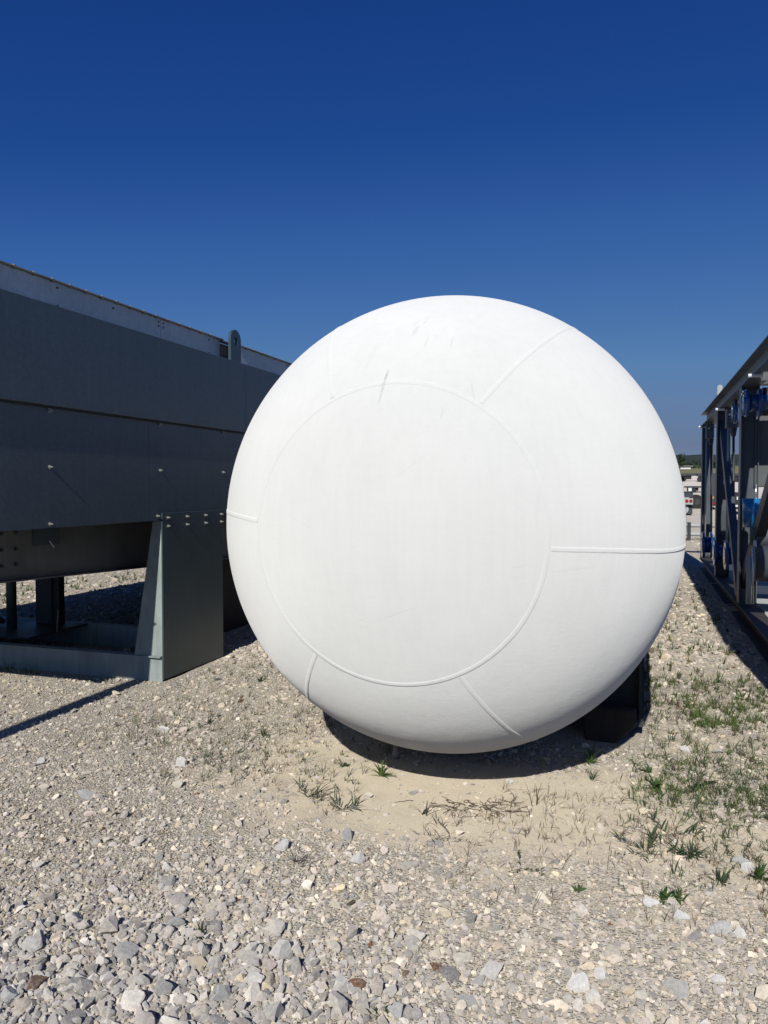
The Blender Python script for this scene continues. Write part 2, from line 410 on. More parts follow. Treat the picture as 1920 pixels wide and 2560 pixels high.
def crown_cloud(n, c, s, leaf):
    P = rng.normal(size=(n, 3)); P /= np.linalg.norm(P, axis=1)[:, None]; P *= (rng.random((n, 1)) ** .4)
    P = P * np.array(s) + np.array(c)
    d1 = rng.normal(size=(n, 3)); d2 = rng.normal(size=(n, 3))
    d1 *= leaf / np.linalg.norm(d1, axis=1)[:, None]; d2 *= leaf / np.linalg.norm(d2, axis=1)[:, None]
    V = np.stack([P, P + d1, P + d2], 1).reshape(-1, 3); return V
# tree belt at the far edge of the field
vs = []
for k in range(150):
    a = rng.uniform(-.45, .75) ; q = rng.uniform(520, 600); x, y = -math.sin(a) * q, math.cos(a) * q
    s = rng.uniform(2.2, 4.5); vs.append(crown_cloud(60, (x, y, float(base_z(x, y)) + s * .6), (s * 1.5, s * 1.2, s * .8), 2.2))
V = np.concatenate(vs); t = np.tile(np.array([[.03, .05, .028]]), (len(V), 1)) * rng.uniform(.7, 1.4, (len(V), 1))
tag(npmesh('tree_belt', V, np.arange(len(V)).reshape(-1, 3), M['leaf'], t), 'dark green belt of far trees along the foot of the hill', 'trees', kind='stuff')

# ------------------------------------------------------------------ white tank
TC = Vector((-1.027, 4.277, 1.392)); TR, TB = 1.25, 0.977; RC = 0.5336
tank = thing('storage_tank', 'huge white horizontal storage tank with welded domed end facing the viewer', 'tank', (TC.x, TC.y, 0))
def tp(al, th, off=0.0):                         # point on the head: al from the pole, th around
    sx, cz, sa = math.cos(th), math.sin(th), math.sin(al)
    p = Vector((TR * sa * sx, -TB * TR * math.cos(al), TR * sa * cz))
    n = Vector((p.x, p.y / (TB * TB), p.z)).normalized()
    return p + n * off
AC = math.asin(RC)
def head_piece(name, a0, a1, t0, t1, na, nt_, parent, flip=1):
    V = []; N = []
    for i in range(na + 1):
        al = a0 + (a1 - a0) * i / na
        for j in range(nt_ + 1):
            th = t0 + (t1 - t0) * j / nt_
            p = tp(al, th); n = Vector((p.x, p.y / (TB * TB), p.z)).normalized()
            V.append((p.x, p.y * flip, p.z)); N.append((n.x, n.y * flip, n.z))
    F_ = [(i * (nt_ + 1) + j, i * (nt_ + 1) + j + 1, (i + 1) * (nt_ + 1) + j + 1, (i + 1) * (nt_ + 1) + j) for i in range(na) for j in range(nt_)]
    me = bpy.data.meshes.new(name); me.from_pydata(V, [], F_ if flip < 0 else [f[::-1] for f in F_])
    for p in me.polygons: p.use_smooth = True
    me.normals_split_custom_set_from_vertices(N)
    me.materials.append(M['tank']); o = bpy.data.objects.new(name, me); COL.objects.link(o); o.parent = parent; o.location = (0, 0, TC.z)
    return o
head_piece('crown_plate', 0.0005, AC, 0, 2 * math.pi, 40, 160, tank)
S0 = R(-4.2)
for k in range(6):
    head_piece('head_plate', AC, math.pi / 2, S0 + k * R(60), S0 + (k + 1) * R(60), 60, 40, tank)
def bead(name, pts, wid, hgt, seed, closed=False):
    # pts: list of (al, th); a low rounded weld cap with uneven edges
    n = len(pts); rows = []
    P = [tp(a, t) for a, t in pts]
    prof = [(-1.0, -0.4), (-.86, .62), (-.5, .95), (0, 1.0), (.5, .95), (.86, .62), (1.0, -0.4)]
    V = []
    for i in range(n):
        a = P[(i - 1) % n] if closed or i > 0 else P[i]; b = P[(i + 1) % n] if closed or i < n - 1 else P[i]
        d = (b - a).normalized(); p = P[i]; nn = Vector((p.x, p.y / (TB * TB), p.z)).normalized(); s = d.cross(nn).normalized()
        jl = 1 + .16 * (float(fbm(np.array(i * .13 + seed), np.array(seed * 3.1), 3)) * 2); jr = 1 + .16 * (float(fbm(np.array(i * .13 + seed), np.array(seed * 3.1 + 50), 3)) * 2)
        hh = hgt * (1 + .25 * float(fbm(np.array(i * .45 + seed), np.array(9.3), 2)) * 2)
        for (q, h) in prof:
            V.append(p + s * (q * wid / 2 * (jl if q < 0 else jr)) + nn * (h * hh))
    m = len(prof); Fc = []
    for i in range(n if closed else n - 1):
        for j in range(m - 1):
            Fc.append((i * m + j, i * m + j + 1, ((i + 1) % n) * m + j + 1, ((i + 1) % n) * m + j))
    mb = MB(); mb.v = [tuple(v) for v in V]; mb.f = Fc
    o = mb.build(name, M['tank'], tank, True); o.location = (0, 0, TC.z); return o
bead('crown_seam', [(AC, 2 * math.pi * k / 420) for k in range(420)], .024, .0019, 1.0, True)
for k in range(6):
    n = 130
    bead('head_seam', [(AC + .012 + (math.pi / 2 - AC) * i / (n - 1), S0 + k * R(60) + .003 * math.sin(i * .06 + k)) for i in range(n)], .023, .0021, 3.0 + k)
LEN = 9.5
mb = MB(); n = 160
for y in np.linspace(0, LEN, 24):
    mb.v += [(TR * math.cos(2 * math.pi * k / n), y, TR * math.sin(2 * math.pi * k / n)) for k in range(n)]
for i in range(23):
    mb.f += [(i * n + k, i * n + (k + 1) % n, (i + 1) * n + (k + 1) % n, (i + 1) * n + k) for k in range(n)]
sh = mb.build('shell', M['tank'], tank, True); sh.location = (0, 0.0, TC.z)
fh = head_piece('far_head', 0.0005, math.pi / 2, 0, 2 * math.pi, 60, 160, tank, -1); fh.location = (0, LEN, TC.z)
for y0 in (0.012, 2.4, 4.8, 7.2, LEN):
    MB().tube((0, y0 - .012, TC.z), (0, y0 + .012, TC.z), TR + .004, n=160, caps=False).build('girth_seam', M['tank'], tank, True)
mb = MB(); mb.tube((-.335, .04, .0), (-.335, .04, .24), .015, n=14); mb.tube((-.335, .04, .0), (-.335, .04, .035), .021, n=6)
mb.build('drain_nozzle', M['stub'], tank, True)

# saddles: separate steel cradles with timber packing
def saddle(y0, label):
    s = thing('tank_saddle', label, 'support', (TC.x, y0, 0), group='steel saddles under the tank')
    pts = [(-1.06, 0.14)]
    pts += [(1.06, 0.14)]
    a0 = math.acos(1.06 / (TR + .02))
    arc = []
    for k in range(41):
        a = -a0 - (math.pi - 2 * a0) * k / 40
        arc.append(((TR + .02) * math.cos(a), TC.z + (TR + .02) * math.sin(a)))
    pts += arc
    mb = MB(); 
    # plate as quads between bottom line and arc
    for k in range(40):
        (xa, za), (xb, zb) = arc[k], arc[k + 1]
        za = max(za, .15); zb = max(zb, .15)
        mb.prism([(xa, .10), (xb, .10), (xb, zb), (xa, za)], 'y', 0.0, 0.025)
    mb.build('web_plate', M['dark'], s)
    mb = MB(); mb.box(-1.06, 1.06, -.12, .20, .06, .10); mb.build('foot_plate', M['dark'], s)
    for xx in (-1.06, -.7, .7, 1.04):
        top = TC.z - math.sqrt((TR + .02) ** 2 - xx * xx) if abs(xx) < TR else .5
        mb = MB(); mb.box(xx - .01, xx + .01, -.13, -.001, .10, top - .01); mb.box(xx - .01, xx + .01, .026, .17, .10, top - .01)
        mb.build('gusset', M['dark'], s)
    return s
saddle(5.30, 'dark steel saddle under the near end of the white tank')
saddle(TC.y + LEN - 1.0, 'dark steel saddle under the far end of the white tank')
def block(name, x0, x1, y0, y1, z0, z1, label, cat, cham=.12):
    mb = MB(); mb.prism([(x0 + .02, z0), (x1 - cham, z0), (x1, z0 + cham), (x1 + .0, z1), (x0, z1)], 'y', y0, y1)
    return tag(mb.build(name, M['rust'], None, False, .01), label, cat)
block('timber_block', -.34, -.01, 5.02, 5.115, -.03, .20, 'rusty brown block under the right of the tank end', 'block', .14)
block('timber_block', -2.10, -1.75, 5.0, 5.115, -.03, .13, 'brown block under the left of the tank end', 'block', .05)

# ------------------------------------------------------------------ left: galvanised plenum on legs
PX = -3.75
cool = thing('steel_plenum', 'long dark grey galvanised steel plenum standing on a leg frame left of the tank', 'machine', (-5.8, 5.4, 0))
cool_loc = Vector(cool.location)
class PB(MB):                                      # parts of the plenum are written in world coordinates
    def part(self, name, mat, parent=None, **k):
        p = parent or cool; base = cool_loc
        self.v = [(v[0] - base.x, v[1] - base.y, v[2] - base.z) for v in self.v]
        return self.build(name, mat, p, **k)
Y0, Y1 = -1.5, 15.0
# lower wall sheets, with fine butt joints
ys = [Y0, .8, 3.05, 5.3, 5.305 + 1.7, 9.4, 12.2, Y1]
for a, b in zip(ys[:-1], ys[1:]):
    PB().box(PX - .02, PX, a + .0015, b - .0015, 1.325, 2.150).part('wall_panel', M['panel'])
PB().box(PX - .07, PX - .021, Y0, Y1, 1.325, 1.337).part('bottom_lip', M['panel'])
# upper beam panel stands proud of the lower wall
ys = [Y0, 1.9, 6.85, 11.0, Y1]
for a, b in zip(ys[:-1], ys[1:]):
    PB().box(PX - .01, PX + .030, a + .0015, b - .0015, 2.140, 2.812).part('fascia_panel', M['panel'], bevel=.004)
PB().box(PX + .0005, PX + .018, Y0, Y1, 2.126, 2.1395).part('joint_shade', M['black'])  # black strip added to stand for the shade under the fascia's overhang
PB().box(PX - .24, PX - .012, 1.7, Y1, 2.795, 2.810).part('ledge', M['panel'])
# set-back top strip in sheets with a gap behind the lifting lug
SX = PX - .12
strips = [(1.7, 3.35), (3.35, 5.65), (5.65, 6.62), (6.98, 8.15), (8.15, 11.0), (11.0, Y1)]
for a, b in strips:
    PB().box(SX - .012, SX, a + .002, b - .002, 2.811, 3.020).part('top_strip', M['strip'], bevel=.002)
PB().box(SX - .10, SX - .09, 6.4, 7.2, 2.811, 3.02).part('gap_backing', M['dark'])
PB().box(SX - .08, SX + .022, 1.7, 6.66, 3.021, 3.030).part('top_flange', M['flange'])
PB().box(SX - .08, SX + .022, 6.96, Y1, 3.021, 3.030).part('top_flange', M['flange'])
PB().box(SX - .08, SX - .014, 6.66, 6.96, 3.021, 3.030).part('top_flange', M['flange'])
# bolts
def hexbolt(r=.011, h=.010, shank=.0, name='bolt', mat='zinc', washer=True):
    mb = MB()
    if washer: mb.tube((0, 0, 0), (.003, 0, 0), r * 1.4, n=12)
    mb.tube((.003 if washer else 0, 0, 0), (h, 0, 0), r, n=6)
    if shank: mb.tube((h, 0, 0), (h + shank, 0, 0), r * .5, n=8)
    return mb
bolt0 = None
def put_bolt(src, x, y, z, rot=None):
    return inst('bolt', src, cool, (x - cool_loc.x, y - cool_loc.y, z), rot)
bsrc = hexbolt(.0105, .012, .014).build('bolt', M['zinc'], cool)
bsrc.location = (PX + .0005 - cool_loc.x, 4.20 - cool_loc.y, 1.733)
for (y, z) in [(4.20, 2.110), (4.195, 1.352), (5.448, 1.736), (5.448, 2.116), (6.455, 1.738), (6.455, 2.112), (2.95, 1.733), (2.95, 2.11), (1.7, 1.733), (8.4, 1.74)]:
    put_bolt(bsrc, PX + .0005, y, z)
put_bolt(bsrc, PX + .0005, 5.405, 1.362)
# small dark rivets along the top strip and flange bolts every 0.17 m
rsrc = MB().tube((0, 0, 0), (.006, 0, 0), .0075, n=8).build('rivet', M['dark'], cool)
rsrc.location = (SX + .0005 - cool_loc.x, 4.43 - cool_loc.y, 2.985)
for (y, z) in [(4.43, 2.86), (5.62, 2.99), (5.69, 2.99), (5.62, 2.955), (5.69, 2.955), (5.62, 2.845), (5.03, 2.975), (5.03, 2.85), (6.42, 2.985), (6.42, 2.86),
               (8.11, 2.99), (8.19, 2.99), (8.11, 2.94), (8.19, 2.94), (8.11, 2.85), (8.19, 2.85)]:
    inst('rivet', rsrc, cool, (SX + .0005 - cool_loc.x, y - cool_loc.y, z))
hs = MB().tube((0, 0, -.009), (0, 0, 0), .012, n=6).tube((0, 0, .0095), (0, 0, .018), .012, n=6).build('flange_bolt', M['flange'], cool)
hs.location = (SX + .009 - cool_loc.x, 3.0 - cool_loc.y, 3.021)
for k in range(1, 50):
    y = 3.0 + k * .172
    if 6.6 < y < 7.02: continue
    inst('flange_bolt', hs, cool, (SX + .009 - cool_loc.x, y - cool_loc.y, 3.021), (0, 0, k * .7))
# lifting lug: plate with a pear-shaped eye
def lug_plate(x0, x1, yc, z0, z1, w, hole, name, mat, prt):
    outer = []; inner = []; n = 24; zc = z1 - w / 2
    for k in range(n):
        a = 2 * math.pi * k / n
        c, s = math.cos(a), math.sin(a)
        if s >= 0: outer.append((yc + w / 2 * c, zc + w / 2 * s))
        else:
            # walk down the sides and along the foot
            t = (a - math.pi) / math.pi
            yy = yc - w / 2 + w * t; outer.append((yc + (-w / 2 if t < .25 else w / 2 if t > .75 else (t - .5) * 2 * w), z0 if True else zc))
        inner.append((yc + hole * c, zc - .01 + hole * 1.5 * s))
    vs = []; 
    for x in (x0, x1):
        vs += [(x, p[0], p[1]) for p in outer] + [(x, p[0], p[1]) for p in inner]
    fs = []
    for k in range(n):
        j = (k + 1) % n
        fs += [(k, j, n + j, n + k), (2 * n + j, 2 * n + k, 3 * n + k, 3 * n + j), (k, 2 * n + k, 2 * n + j, j), (n + j, 3 * n + j, 3 * n + k, n + k)]
    mb = PB(); mb.add(vs, fs); return mb.part(name, mat, prt)
lug_plate(PX - .028, PX + .0, 6.72, 2.812, 3.125, .20, .028, 'lifting_lug', M['legplate'], cool)
# box body behind the wall: far wall, near bulkhead and roof
PB().box(-7.75, -7.73, 3.55, Y1, 1.325, 3.02).part('far_wall', M['panel'])
PB().box(-7.73, PX - .021, 3.55, 3.57, 1.325, 3.0).part('near_bulkhead', M['panel'])
PB().box(-7.73, SX - .1, 3.571, Y1, 2.99, 3.0).part('roof_plate', M['panel'])
PB().box(-7.73, PX - .071, 3.571, Y1, 1.339, 1.350).part('floor_plate', M['duct'])
# recessed hopper band below the wall, its underside falling to the rear
HX = -4.15
mb = PB(); mb.add([(HX, 3.88, .968), (HX, 9.0, .80), (HX, 9.0, 1.324), (HX, 3.88, 1.324), (HX - 1.9, 3.88, .968), (HX - 1.9, 9.0, .80), (HX - 1.9, 9.0, 1.324), (HX - 1.9, 3.88, 1.324)],
                  [(0, 1, 2, 3), (4, 7, 6, 5), (0, 4, 5, 1), (3, 2, 6, 7), (0, 3, 7, 4), (1, 5, 6, 2)])
hop = mb.part('hopper', M['duct'])
mb = PB(); mb.box(HX + .001, HX + .008, 3.90, 4.36, .99, 1.31); sp_ = mb.part('splice_plate', M['duct'])
mb = PB(); mb.add([(HX - .06, 3.88, .954), (HX + .035, 3.88, .954), (HX + .035, 9.0, .783), (HX - .06, 9.0, .783), (HX - .06, 3.88, .966), (HX + .035, 3.88, .966), (HX + .035, 9.0, .795), (HX - .06, 9.0, .795)],
                  [(3, 2, 1, 0), (4, 5, 6, 7), (0, 1, 5, 4), (1, 2, 6, 5), (2, 3, 7, 6), (3, 0, 4, 7)]).part('hopper_flange', M['duct'])
hb = MB().tube((0, 0, 0), (.012, 0, 0), .014, n=6).build('hopper_bolt', M['dark'], cool)
hb.location = (HX + .0085 - cool_loc.x, 4.30 - cool_loc.y, 1.06)
for (y, z) in [(4.30, 1.17), (4.17, 1.06), (4.17, 1.17), (4.04, 1.06), (4.04, 1.17), (4.30, 1.285), (4.17, 1.285), (4.04, 1.285)]:
    inst('hopper_bolt', hb, cool, (HX + .0085 - cool_loc.x, y - cool_loc.y, z))
PB().box(HX + .001, HX + .006, 4.47, 4.74, 1.175, 1.295).part('name_plate', M['legplate'])
PB().tube((HX + .006, 4.63, 1.20), (HX + .03, 4.65, 1.15), .005, n=6).part('tie_end', M['white'])
# legs on the near face: side plate, front web, foot flange, bolts
def leg(y0, y1):
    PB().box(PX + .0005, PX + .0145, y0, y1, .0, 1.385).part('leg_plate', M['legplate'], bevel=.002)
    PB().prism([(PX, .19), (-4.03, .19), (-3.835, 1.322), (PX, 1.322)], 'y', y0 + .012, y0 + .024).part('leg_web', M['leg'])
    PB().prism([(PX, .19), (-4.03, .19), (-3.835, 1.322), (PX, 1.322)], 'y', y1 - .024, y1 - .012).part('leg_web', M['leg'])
    PB().box(-3.92, PX - .001, y0 - .03, y0 + .011, .186, .197).part('foot_flange', M['leg'])
    for yy in (y0 + .075, y0 + .36, y0 + .66, y0 + .935):
        for zz in (1.345, 1.275): put_bolt(bsrc, PX + .015, yy, zz)
leg(5.455, 6.42)
leg(11.3, 12.27)
# base frame
def channel_x(x0, x1, y, z1, t=.012, fl=.09, name='base_beam', back=1):
    mb = PB(); mb.box(x0, x1, y, y + t, -.03, z1 - .012); mb.box(x0, x1, y if back > 0 else y - fl, y + fl if back > 0 else y + t, z1 - .012, z1)
    return mb.part(name, M['leg'])
channel_x(-7.7, PX - .0, 5.455, .186)
channel_x(-7.7, PX - .11, 6.50, .205)
PB().box(-3.86, -3.85, 5.56, 6.42, -.02, .18).part('base_beam', M['leg'])
PB().box(-7.3, -5.35, 5.70, 6.50, .19, .21).part('platform_plate', M['dark'])
PB().tube((-5.86, 6.02, .21), (-5.86, 6.02, 1.0), .048, n=20).part('pipe_column', M['legplate'], smooth=True)
PB().box(-5.86, -5.66, 6.34, 6.46, .21, 1.2).part('column', M['dark'])
PB().box(-5.66, -5.585, 6.36, 6.44, .21, 1.0).part('column', M['dark'])
PB().bar((-6.6, 5.3, 1.1), (-6.05, 6.1, .25), .05, .05).part('brace', M['dark'])
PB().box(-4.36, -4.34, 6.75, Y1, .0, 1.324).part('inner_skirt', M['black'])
PB().tube((-5.3, 6.0, .211), (-5.29, 6.01, .42), .004, n=6).part('rod', M['stub'])

# ------------------------------------------------------------------ right: pipe skid
KX = 1.12
skid = thing('pipe_skid', 'open steel frame skid with blue valves and pipes right of the tank', 'machine', (KX, 10.0, 0))
kl = Vector(skid.location)
class SB(MB):
    def part(self, name, mat, parent=None, **k):
        self.v = [(v[0] - kl.x, v[1] - kl.y, v[2] - kl.z) for v in self.v]
        return self.build(name, mat, parent or skid, **k)
KY0, KY1 = 4.2, 16.55
def ibeam_y(x0, x1, y0, y1, z0, z1, name, mat, tf=.014):
    xc = (x0 + x1) / 2; mb = SB()
    mb.box(x0, x1, y0, y1, z1 - tf, z1).box(x0, x1, y0, y1, z0, z0 + tf).box(xc - .006, xc + .006, y0 + .001, y1 - .001, z0 + tf, z1 - tf)
    return mb.part(name, mat)
def ibeam_x(x0, x1, y0, y1, z0, z1, name, mat, tf=.014):
    yc = (y0 + y1) / 2; mb = SB()
    mb.box(x0, x1, y0, y1, z1 - tf, z1).box(x0, x1, y0, y1, z0, z0 + tf).box(x0 + .001, x1 - .001, yc - .006, yc + .006, z0 + tf, z1 - tf)
    return mb.part(name, mat)
ibeam_y(KX, KX + .2, KY0, KY1, -.02, .19, 'bottom_beam', M['beam'])
ibeam_y(3.5, 3.7, KY0, KY1, -.02, .19, 'bottom_beam', M['beam'])
ibeam_y(KX - .0, KX + .22, KY0, KY1, 2.80, 3.03, 'top_beam', M['skid'])
ibeam_y(3.5, 3.72, KY0, KY1, 2.80, 3.03, 'top_beam', M['skid'])
def post(x0, y, z0=.19, z1=2.80, d=.2, wdt=.2, mat='skid'):
    mb = SB(); mb.box(x0, x0 + .012, y, y + d, z0, z1).box(x0 + wdt - .012, x0 + wdt, y, y + d, z0, z1).box(x0 + .012, x0 + wdt - .012, y + d / 2 - .006, y + d / 2 + .006, z0 + .001, z1 - .001)
    return mb.part('post', M[mat])
for y in (16.3, 13.2, 10.15, 7.1, 4.4):
    post(KX + .012, y); post(3.5, y)
    ibeam_x(KX + .24, 3.49, y, y + .18, 2.82, 2.99, 'cross_beam', M['skid'])
    ibeam_x(KX + .21, 3.49, y, y + .18, .0, .17, 'cross_beam', M['beam'])
for a, b in (((13.5, 2.79), (10.75, .22)), ((10.68, .22), (7.3, 2.1)), ((7.3, 2.1), (6.2, 2.79))):
    pass
SB().bar((KX + .10, 13.55, 2.79), (KX + .10, 10.76, .20), .13, .10).part('brace', M['skid'])
SB().bar((KX + .10, 10.68, .20), (KX + .10, 7.02, 2.42), .17, .10).part('brace', M['dark'])
for a, b in ((13.4, 16.2), (7.3, 10.0), (4.6, 7.0)):
    SB().bar((3.6, a, .2), (3.6, b, 2.79), .12, .02).part('brace', M['skid'])
# deck of bar grating
SB().box(KX + .21, 3.49, KY0, KY1, .172, .178).part('deck_plate', M['skid'])
gb = MB().box(0, 2.28, -.004, .004, 0, .028).build('grating_bar', M['skidlight'], skid); gb.location = (.21, 8.2 - kl.y, .179)
for k in range(1, 46):
    inst('grating_bar', gb, skid, (.21, 8.2 + k * .045 * (1 + k * .004) - kl.y, .179))
# clamps along the top beam
ub = MB().tube((-.055, 0, 0), (.075, 0, 0), .021, n=10).build('clamp', M['white'], skid)
ub.location = (0.0, 16.35 - kl.y, 2.775)
for (y, z) in ((12.75, 2.775), (9.0, 2.775)):
    inst('clamp', ub, skid, (.0, y - kl.y, z))
for (y, z) in ((16.35, 2.775), (12.75, 2.775), (9.0, 2.775)):
    SB().tube((KX + .077, y, z), (KX + .9, y, z), .018, n=8).part('clamp_rod', M['dark'])
SB().tube((1.95, 9.2, 2.34), (2.15, 9.2, 2.34), .02, n=10).part('clamp', M['white'])
# lifting lug
def lug2(y):
    pts = [(KX + .02, 3.03), (KX + .02, 3.24)] 
    mb = SB(); w_ = .075; out = [(KX + .03 + w_ / 2 + w_ / 2 * math.cos(math.pi * k / 10), 3.20 + w_ / 2 * math.sin(math.pi * k / 10)) for k in range(11)]
    out = [(KX + .03 + w_, 3.03)] + out + [(KX + .03, 3.03)]
    mb.prism(out, 'y', y, y + .03); return mb.part('lifting_lug', M['skidlight'])
lug2(13.5)
# actuator boxes with spindles
def actuator(u0, v0, u1, v1, y, ul, vl, r=.018):
    a, b = at(u0, v0, y), at(u1, v1, y)
    mb = SB(); mb.box(a.x, b.x, y - .12, y + .12, b.z, a.z); o = mb.part('valve_actuator', M['box'], bevel=.012)
    h = (a.z - b.z)
    SBx = MB().box(a.x - kl.x + .02, b.x - kl.x - .02, y - .128 - kl.y, y - .1205 - kl.y, b.z + h * .56, b.z + h * .60); SBx.build('cover_seam', M['black'], o)
    MB().tube((a.x - kl.x + .04, y - .14 - kl.y, b.z + h * .66), (a.x - kl.x + .04, y - .1205 - kl.y, b.z + h * .66), .018, n=8).build('switch', M['white'], o)
    p, q = at(ul, v1, y), at(ul, vl, y)
    SB().tube((p.x, y, b.z), (p.x, y, b.z - .12), .05, .03, n=12).part('gland', M['dark'])
    SB().tube((p.x, y, p.z - .1), (q.x, y, max(q.z, .2)), r, n=10).part('spindle', M['dark'], smooth=True)
actuator(1815, 1022, 1844, 1070, 12.2, 1834, 1400)
actuator(1765, 1060, 1784, 1097, 15.6, 1778, 1330)
for (u, v0, v1, y, r, m) in ((1766, 1100, 1375, 15.9, .014, 'skidlight'), (1821, 1070, 1380, 12.6, .016, 'skidlight'), (1873, 1390, 1510, 8.9, .028, 'skidlight'), (1883, 1370, 1508, 8.7, .012, 'silver'), (1890, 1210, 1260, 9.6, .012, 'silver')):
    a, b = at(u, v0, y), at(u, v1, y)
    SB().tube((a.x, y, a.z), (a.x, y, max(.18, b.z)), r, n=10).part('small_pipe', M[m], smooth=True)
# horizontal line with blue flanged valves
def discs(uc, vc, y, rpx, n, pitch, mat='blue', th=.035, x0=None):
    c = at(uc, vc, y); r = abs(at(uc, vc - rpx, y).z - c.z); s = kl
    for k in range(n):
        x = c.x + k * pitch
        o = SB().tube((x, y, c.z), (x + th, y, c.z), r, n=24).part('valve_flange', M[mat], smooth=True, bevel=.006)
        if k == 0:
            for j in range(8):
                a = j * math.pi / 4 + .2
                MB().tube((x - .03 - s.x, y - s.y + r * .8 * math.cos(a), c.z + r * .8 * math.sin(a)), (x - .001 - s.x, y - s.y + r * .8 * math.cos(a), c.z + r * .8 * math.sin(a)), .014, n=6).build('bolt', M['zinc'], o)
    SB().tube((c.x - .02, y, c.z), (c.x + n * pitch, y, c.z), r * .62, n=20).part('valve_body', M[mat], smooth=True)
    return c, r
discs(1862, 1008, 9.6, 35, 2, .13)
discs(1851, 1036, 10.7, 32, 2, .10)
discs(1834, 1029, 11.7, 30, 2, .10)
c = at(1905, 1003, 9.7)
SB().tube((c.x, 9.7, c.z), (c.x + .06, 9.7, c.z), .155, n=24).part('pipe_flange', M['dark'], smooth=True)
SB().tube((c.x + .06, 9.7, c.z), (3.3, 9.7, c.z), .14, n=32).part('jacketed_pipe', M['silver'], smooth=True)
c = at(1905, 930, 9.0)
SB().tube((c.x, 9.0, c.z + .0), (3.4, 9.0, c.z), .09, n=24).part('jacketed_pipe', M['silver'], smooth=True)
a = at(1888, 1040, 10.2); SB().box(a.x, a.x + .9, 10.2, 10.4, a.z - .85, a.z).part('panel_box', M['box'], bevel=.01)
c = at(1879, 1246, 9.6); d = at(1879, 1318, 9.6)
SB().tube((c.x, 9.6, d.z), (c.x, 9.6, c.z), .085, .095, n=24).part('wrapped_fitting', M['wrap'], smooth=True)
c = at(1908, 1305, 9.4); SB().tube((c.x, 9.4, c.z - .10), (c.x + .35, 9.3, c.z + .12), .12, .10, n=20).part('wrapped_fitting', M['wrap'], smooth=True)
for (u, v0, v1, y, r) in ((1906, 1318, 1362, 9.2, .125), (1850, 1300, 1400, 12.8, .10)):
    a, b = at(u, v0, y), at(u, v1, y); SB().tube((a.x, y, b.z), (a.x, y, a.z), r, n=24).part('vertical_pipe', M['box'], smooth=True)
a = at(1883, 1408, 9.0); SB().tube((a.x, 9.0, a.z), (3.3, 9.0, a.z), .19, n=32).part('receiver', M['skid'], smooth=True)
a = at(1885, 1364, 9.0); SB().tube((a.x, 9.0, a.z), (a.x + .02, 9.0, a.z), .06, n=16).part('cap', M['white'], smooth=True)
# low blue valves near the deck
for (u, v, y, rpx) in ((1768, 1362, 15.2, 33), (1800, 1382, 13.0, 32), (1829, 1390, 11.9, 36)):
    c = at(u, v, y); r = abs(at(u, v - rpx, y).z - c.z)
    r = min(r, c.z - .19)
    for k in range(2): SB().tube((c.x - .09 + k * .13, y, c.z), (c.x - .05 + k * .13, y, c.z), r, n=24).part('valve_flange', M['blue'], smooth=True, bevel=.006)
    SB().tube((c.x - .1, y, c.z), (c.x + .12, y, c.z), r * .6, n=20).part('valve_body', M['blue'], smooth=True)
    SB().tube((c.x + .12, y, c.z), (3.2, y, c.z), r * .5, n=20).part('line_pipe', M['skid'], smooth=True)
# dark things in the back of the skid
for (y, z, r) in ((14.2, 1.5, .18), (11.6, 1.9, .15)):
    SB().tube((2.3, y, z), (3.3, y, z), r, n=20).part('line_pipe', M['box'], smooth=True)

# ------------------------------------------------------------------ yard behind: trailers, pipes, sheds
def gz(p): return float(base_z(p.x, p.y))
def lorry(u, v, name, label, y=None, wdt=2.4):
    p = gr(u, v); return p
def ground_at(u, v):
    r = _ray(u, v)
    for k in range(4000):
        t = 5 + k * .25; q = r * t
        if q.z + CAMH <= float(base_z(q.x, q.y)): return Vector((q.x, q.y, float(base_z(q.x, q.y))))
    return Vector((q.x, q.y, float(base_z(q.x, q.y))))
# trailer tail with lamps, seen left of the skid's end post
p = ground_at(1722, 1290)
tr = thing('trailer', 'flatbed trailer tail with two round red lamps seen between the tank and the skid', 'trailer', p)
MB().box(-1.6, .17, 0, 7, .82, 1.02).build('bed', M['dark'], tr)
MB().box(-.24, .17, -.02, -.001, .50, .78).build('lamp_board', M['skidlight'], tr)
for x in (-.09, .08): MB().tube((x, -.05, .66), (x, -.021, .66), .068, n=16).build('lamp', M['red'], tr, True)
wl = MB().tube((-.34, .5, .30), (-.10, .5, .30), .34, n=24).build('wheel', M['black'], tr, True)
MB().tube((-.22, .30, .28), (-.22, .16, .28), .22, n=20).build('rim', M['skidlight'], wl, True)
MB().box(-.05, .16, .2, 2.5, .06, .45).build('undercarriage', M['dark'], tr)
p = ground_at(1739, 1272)
ty = thing('tyre', 'single black tyre lying behind the trailer tail near the skid', 'tyre', p)
MB().tube((.04, 0, .36), (.0, .24, .36), .37, n=28).build('tread', M['black'], ty, True)
MB().tube((.04, -.012, .36), (.04, -.001, .36), .17, n=20).build('rim', M['dark'], ty, True)
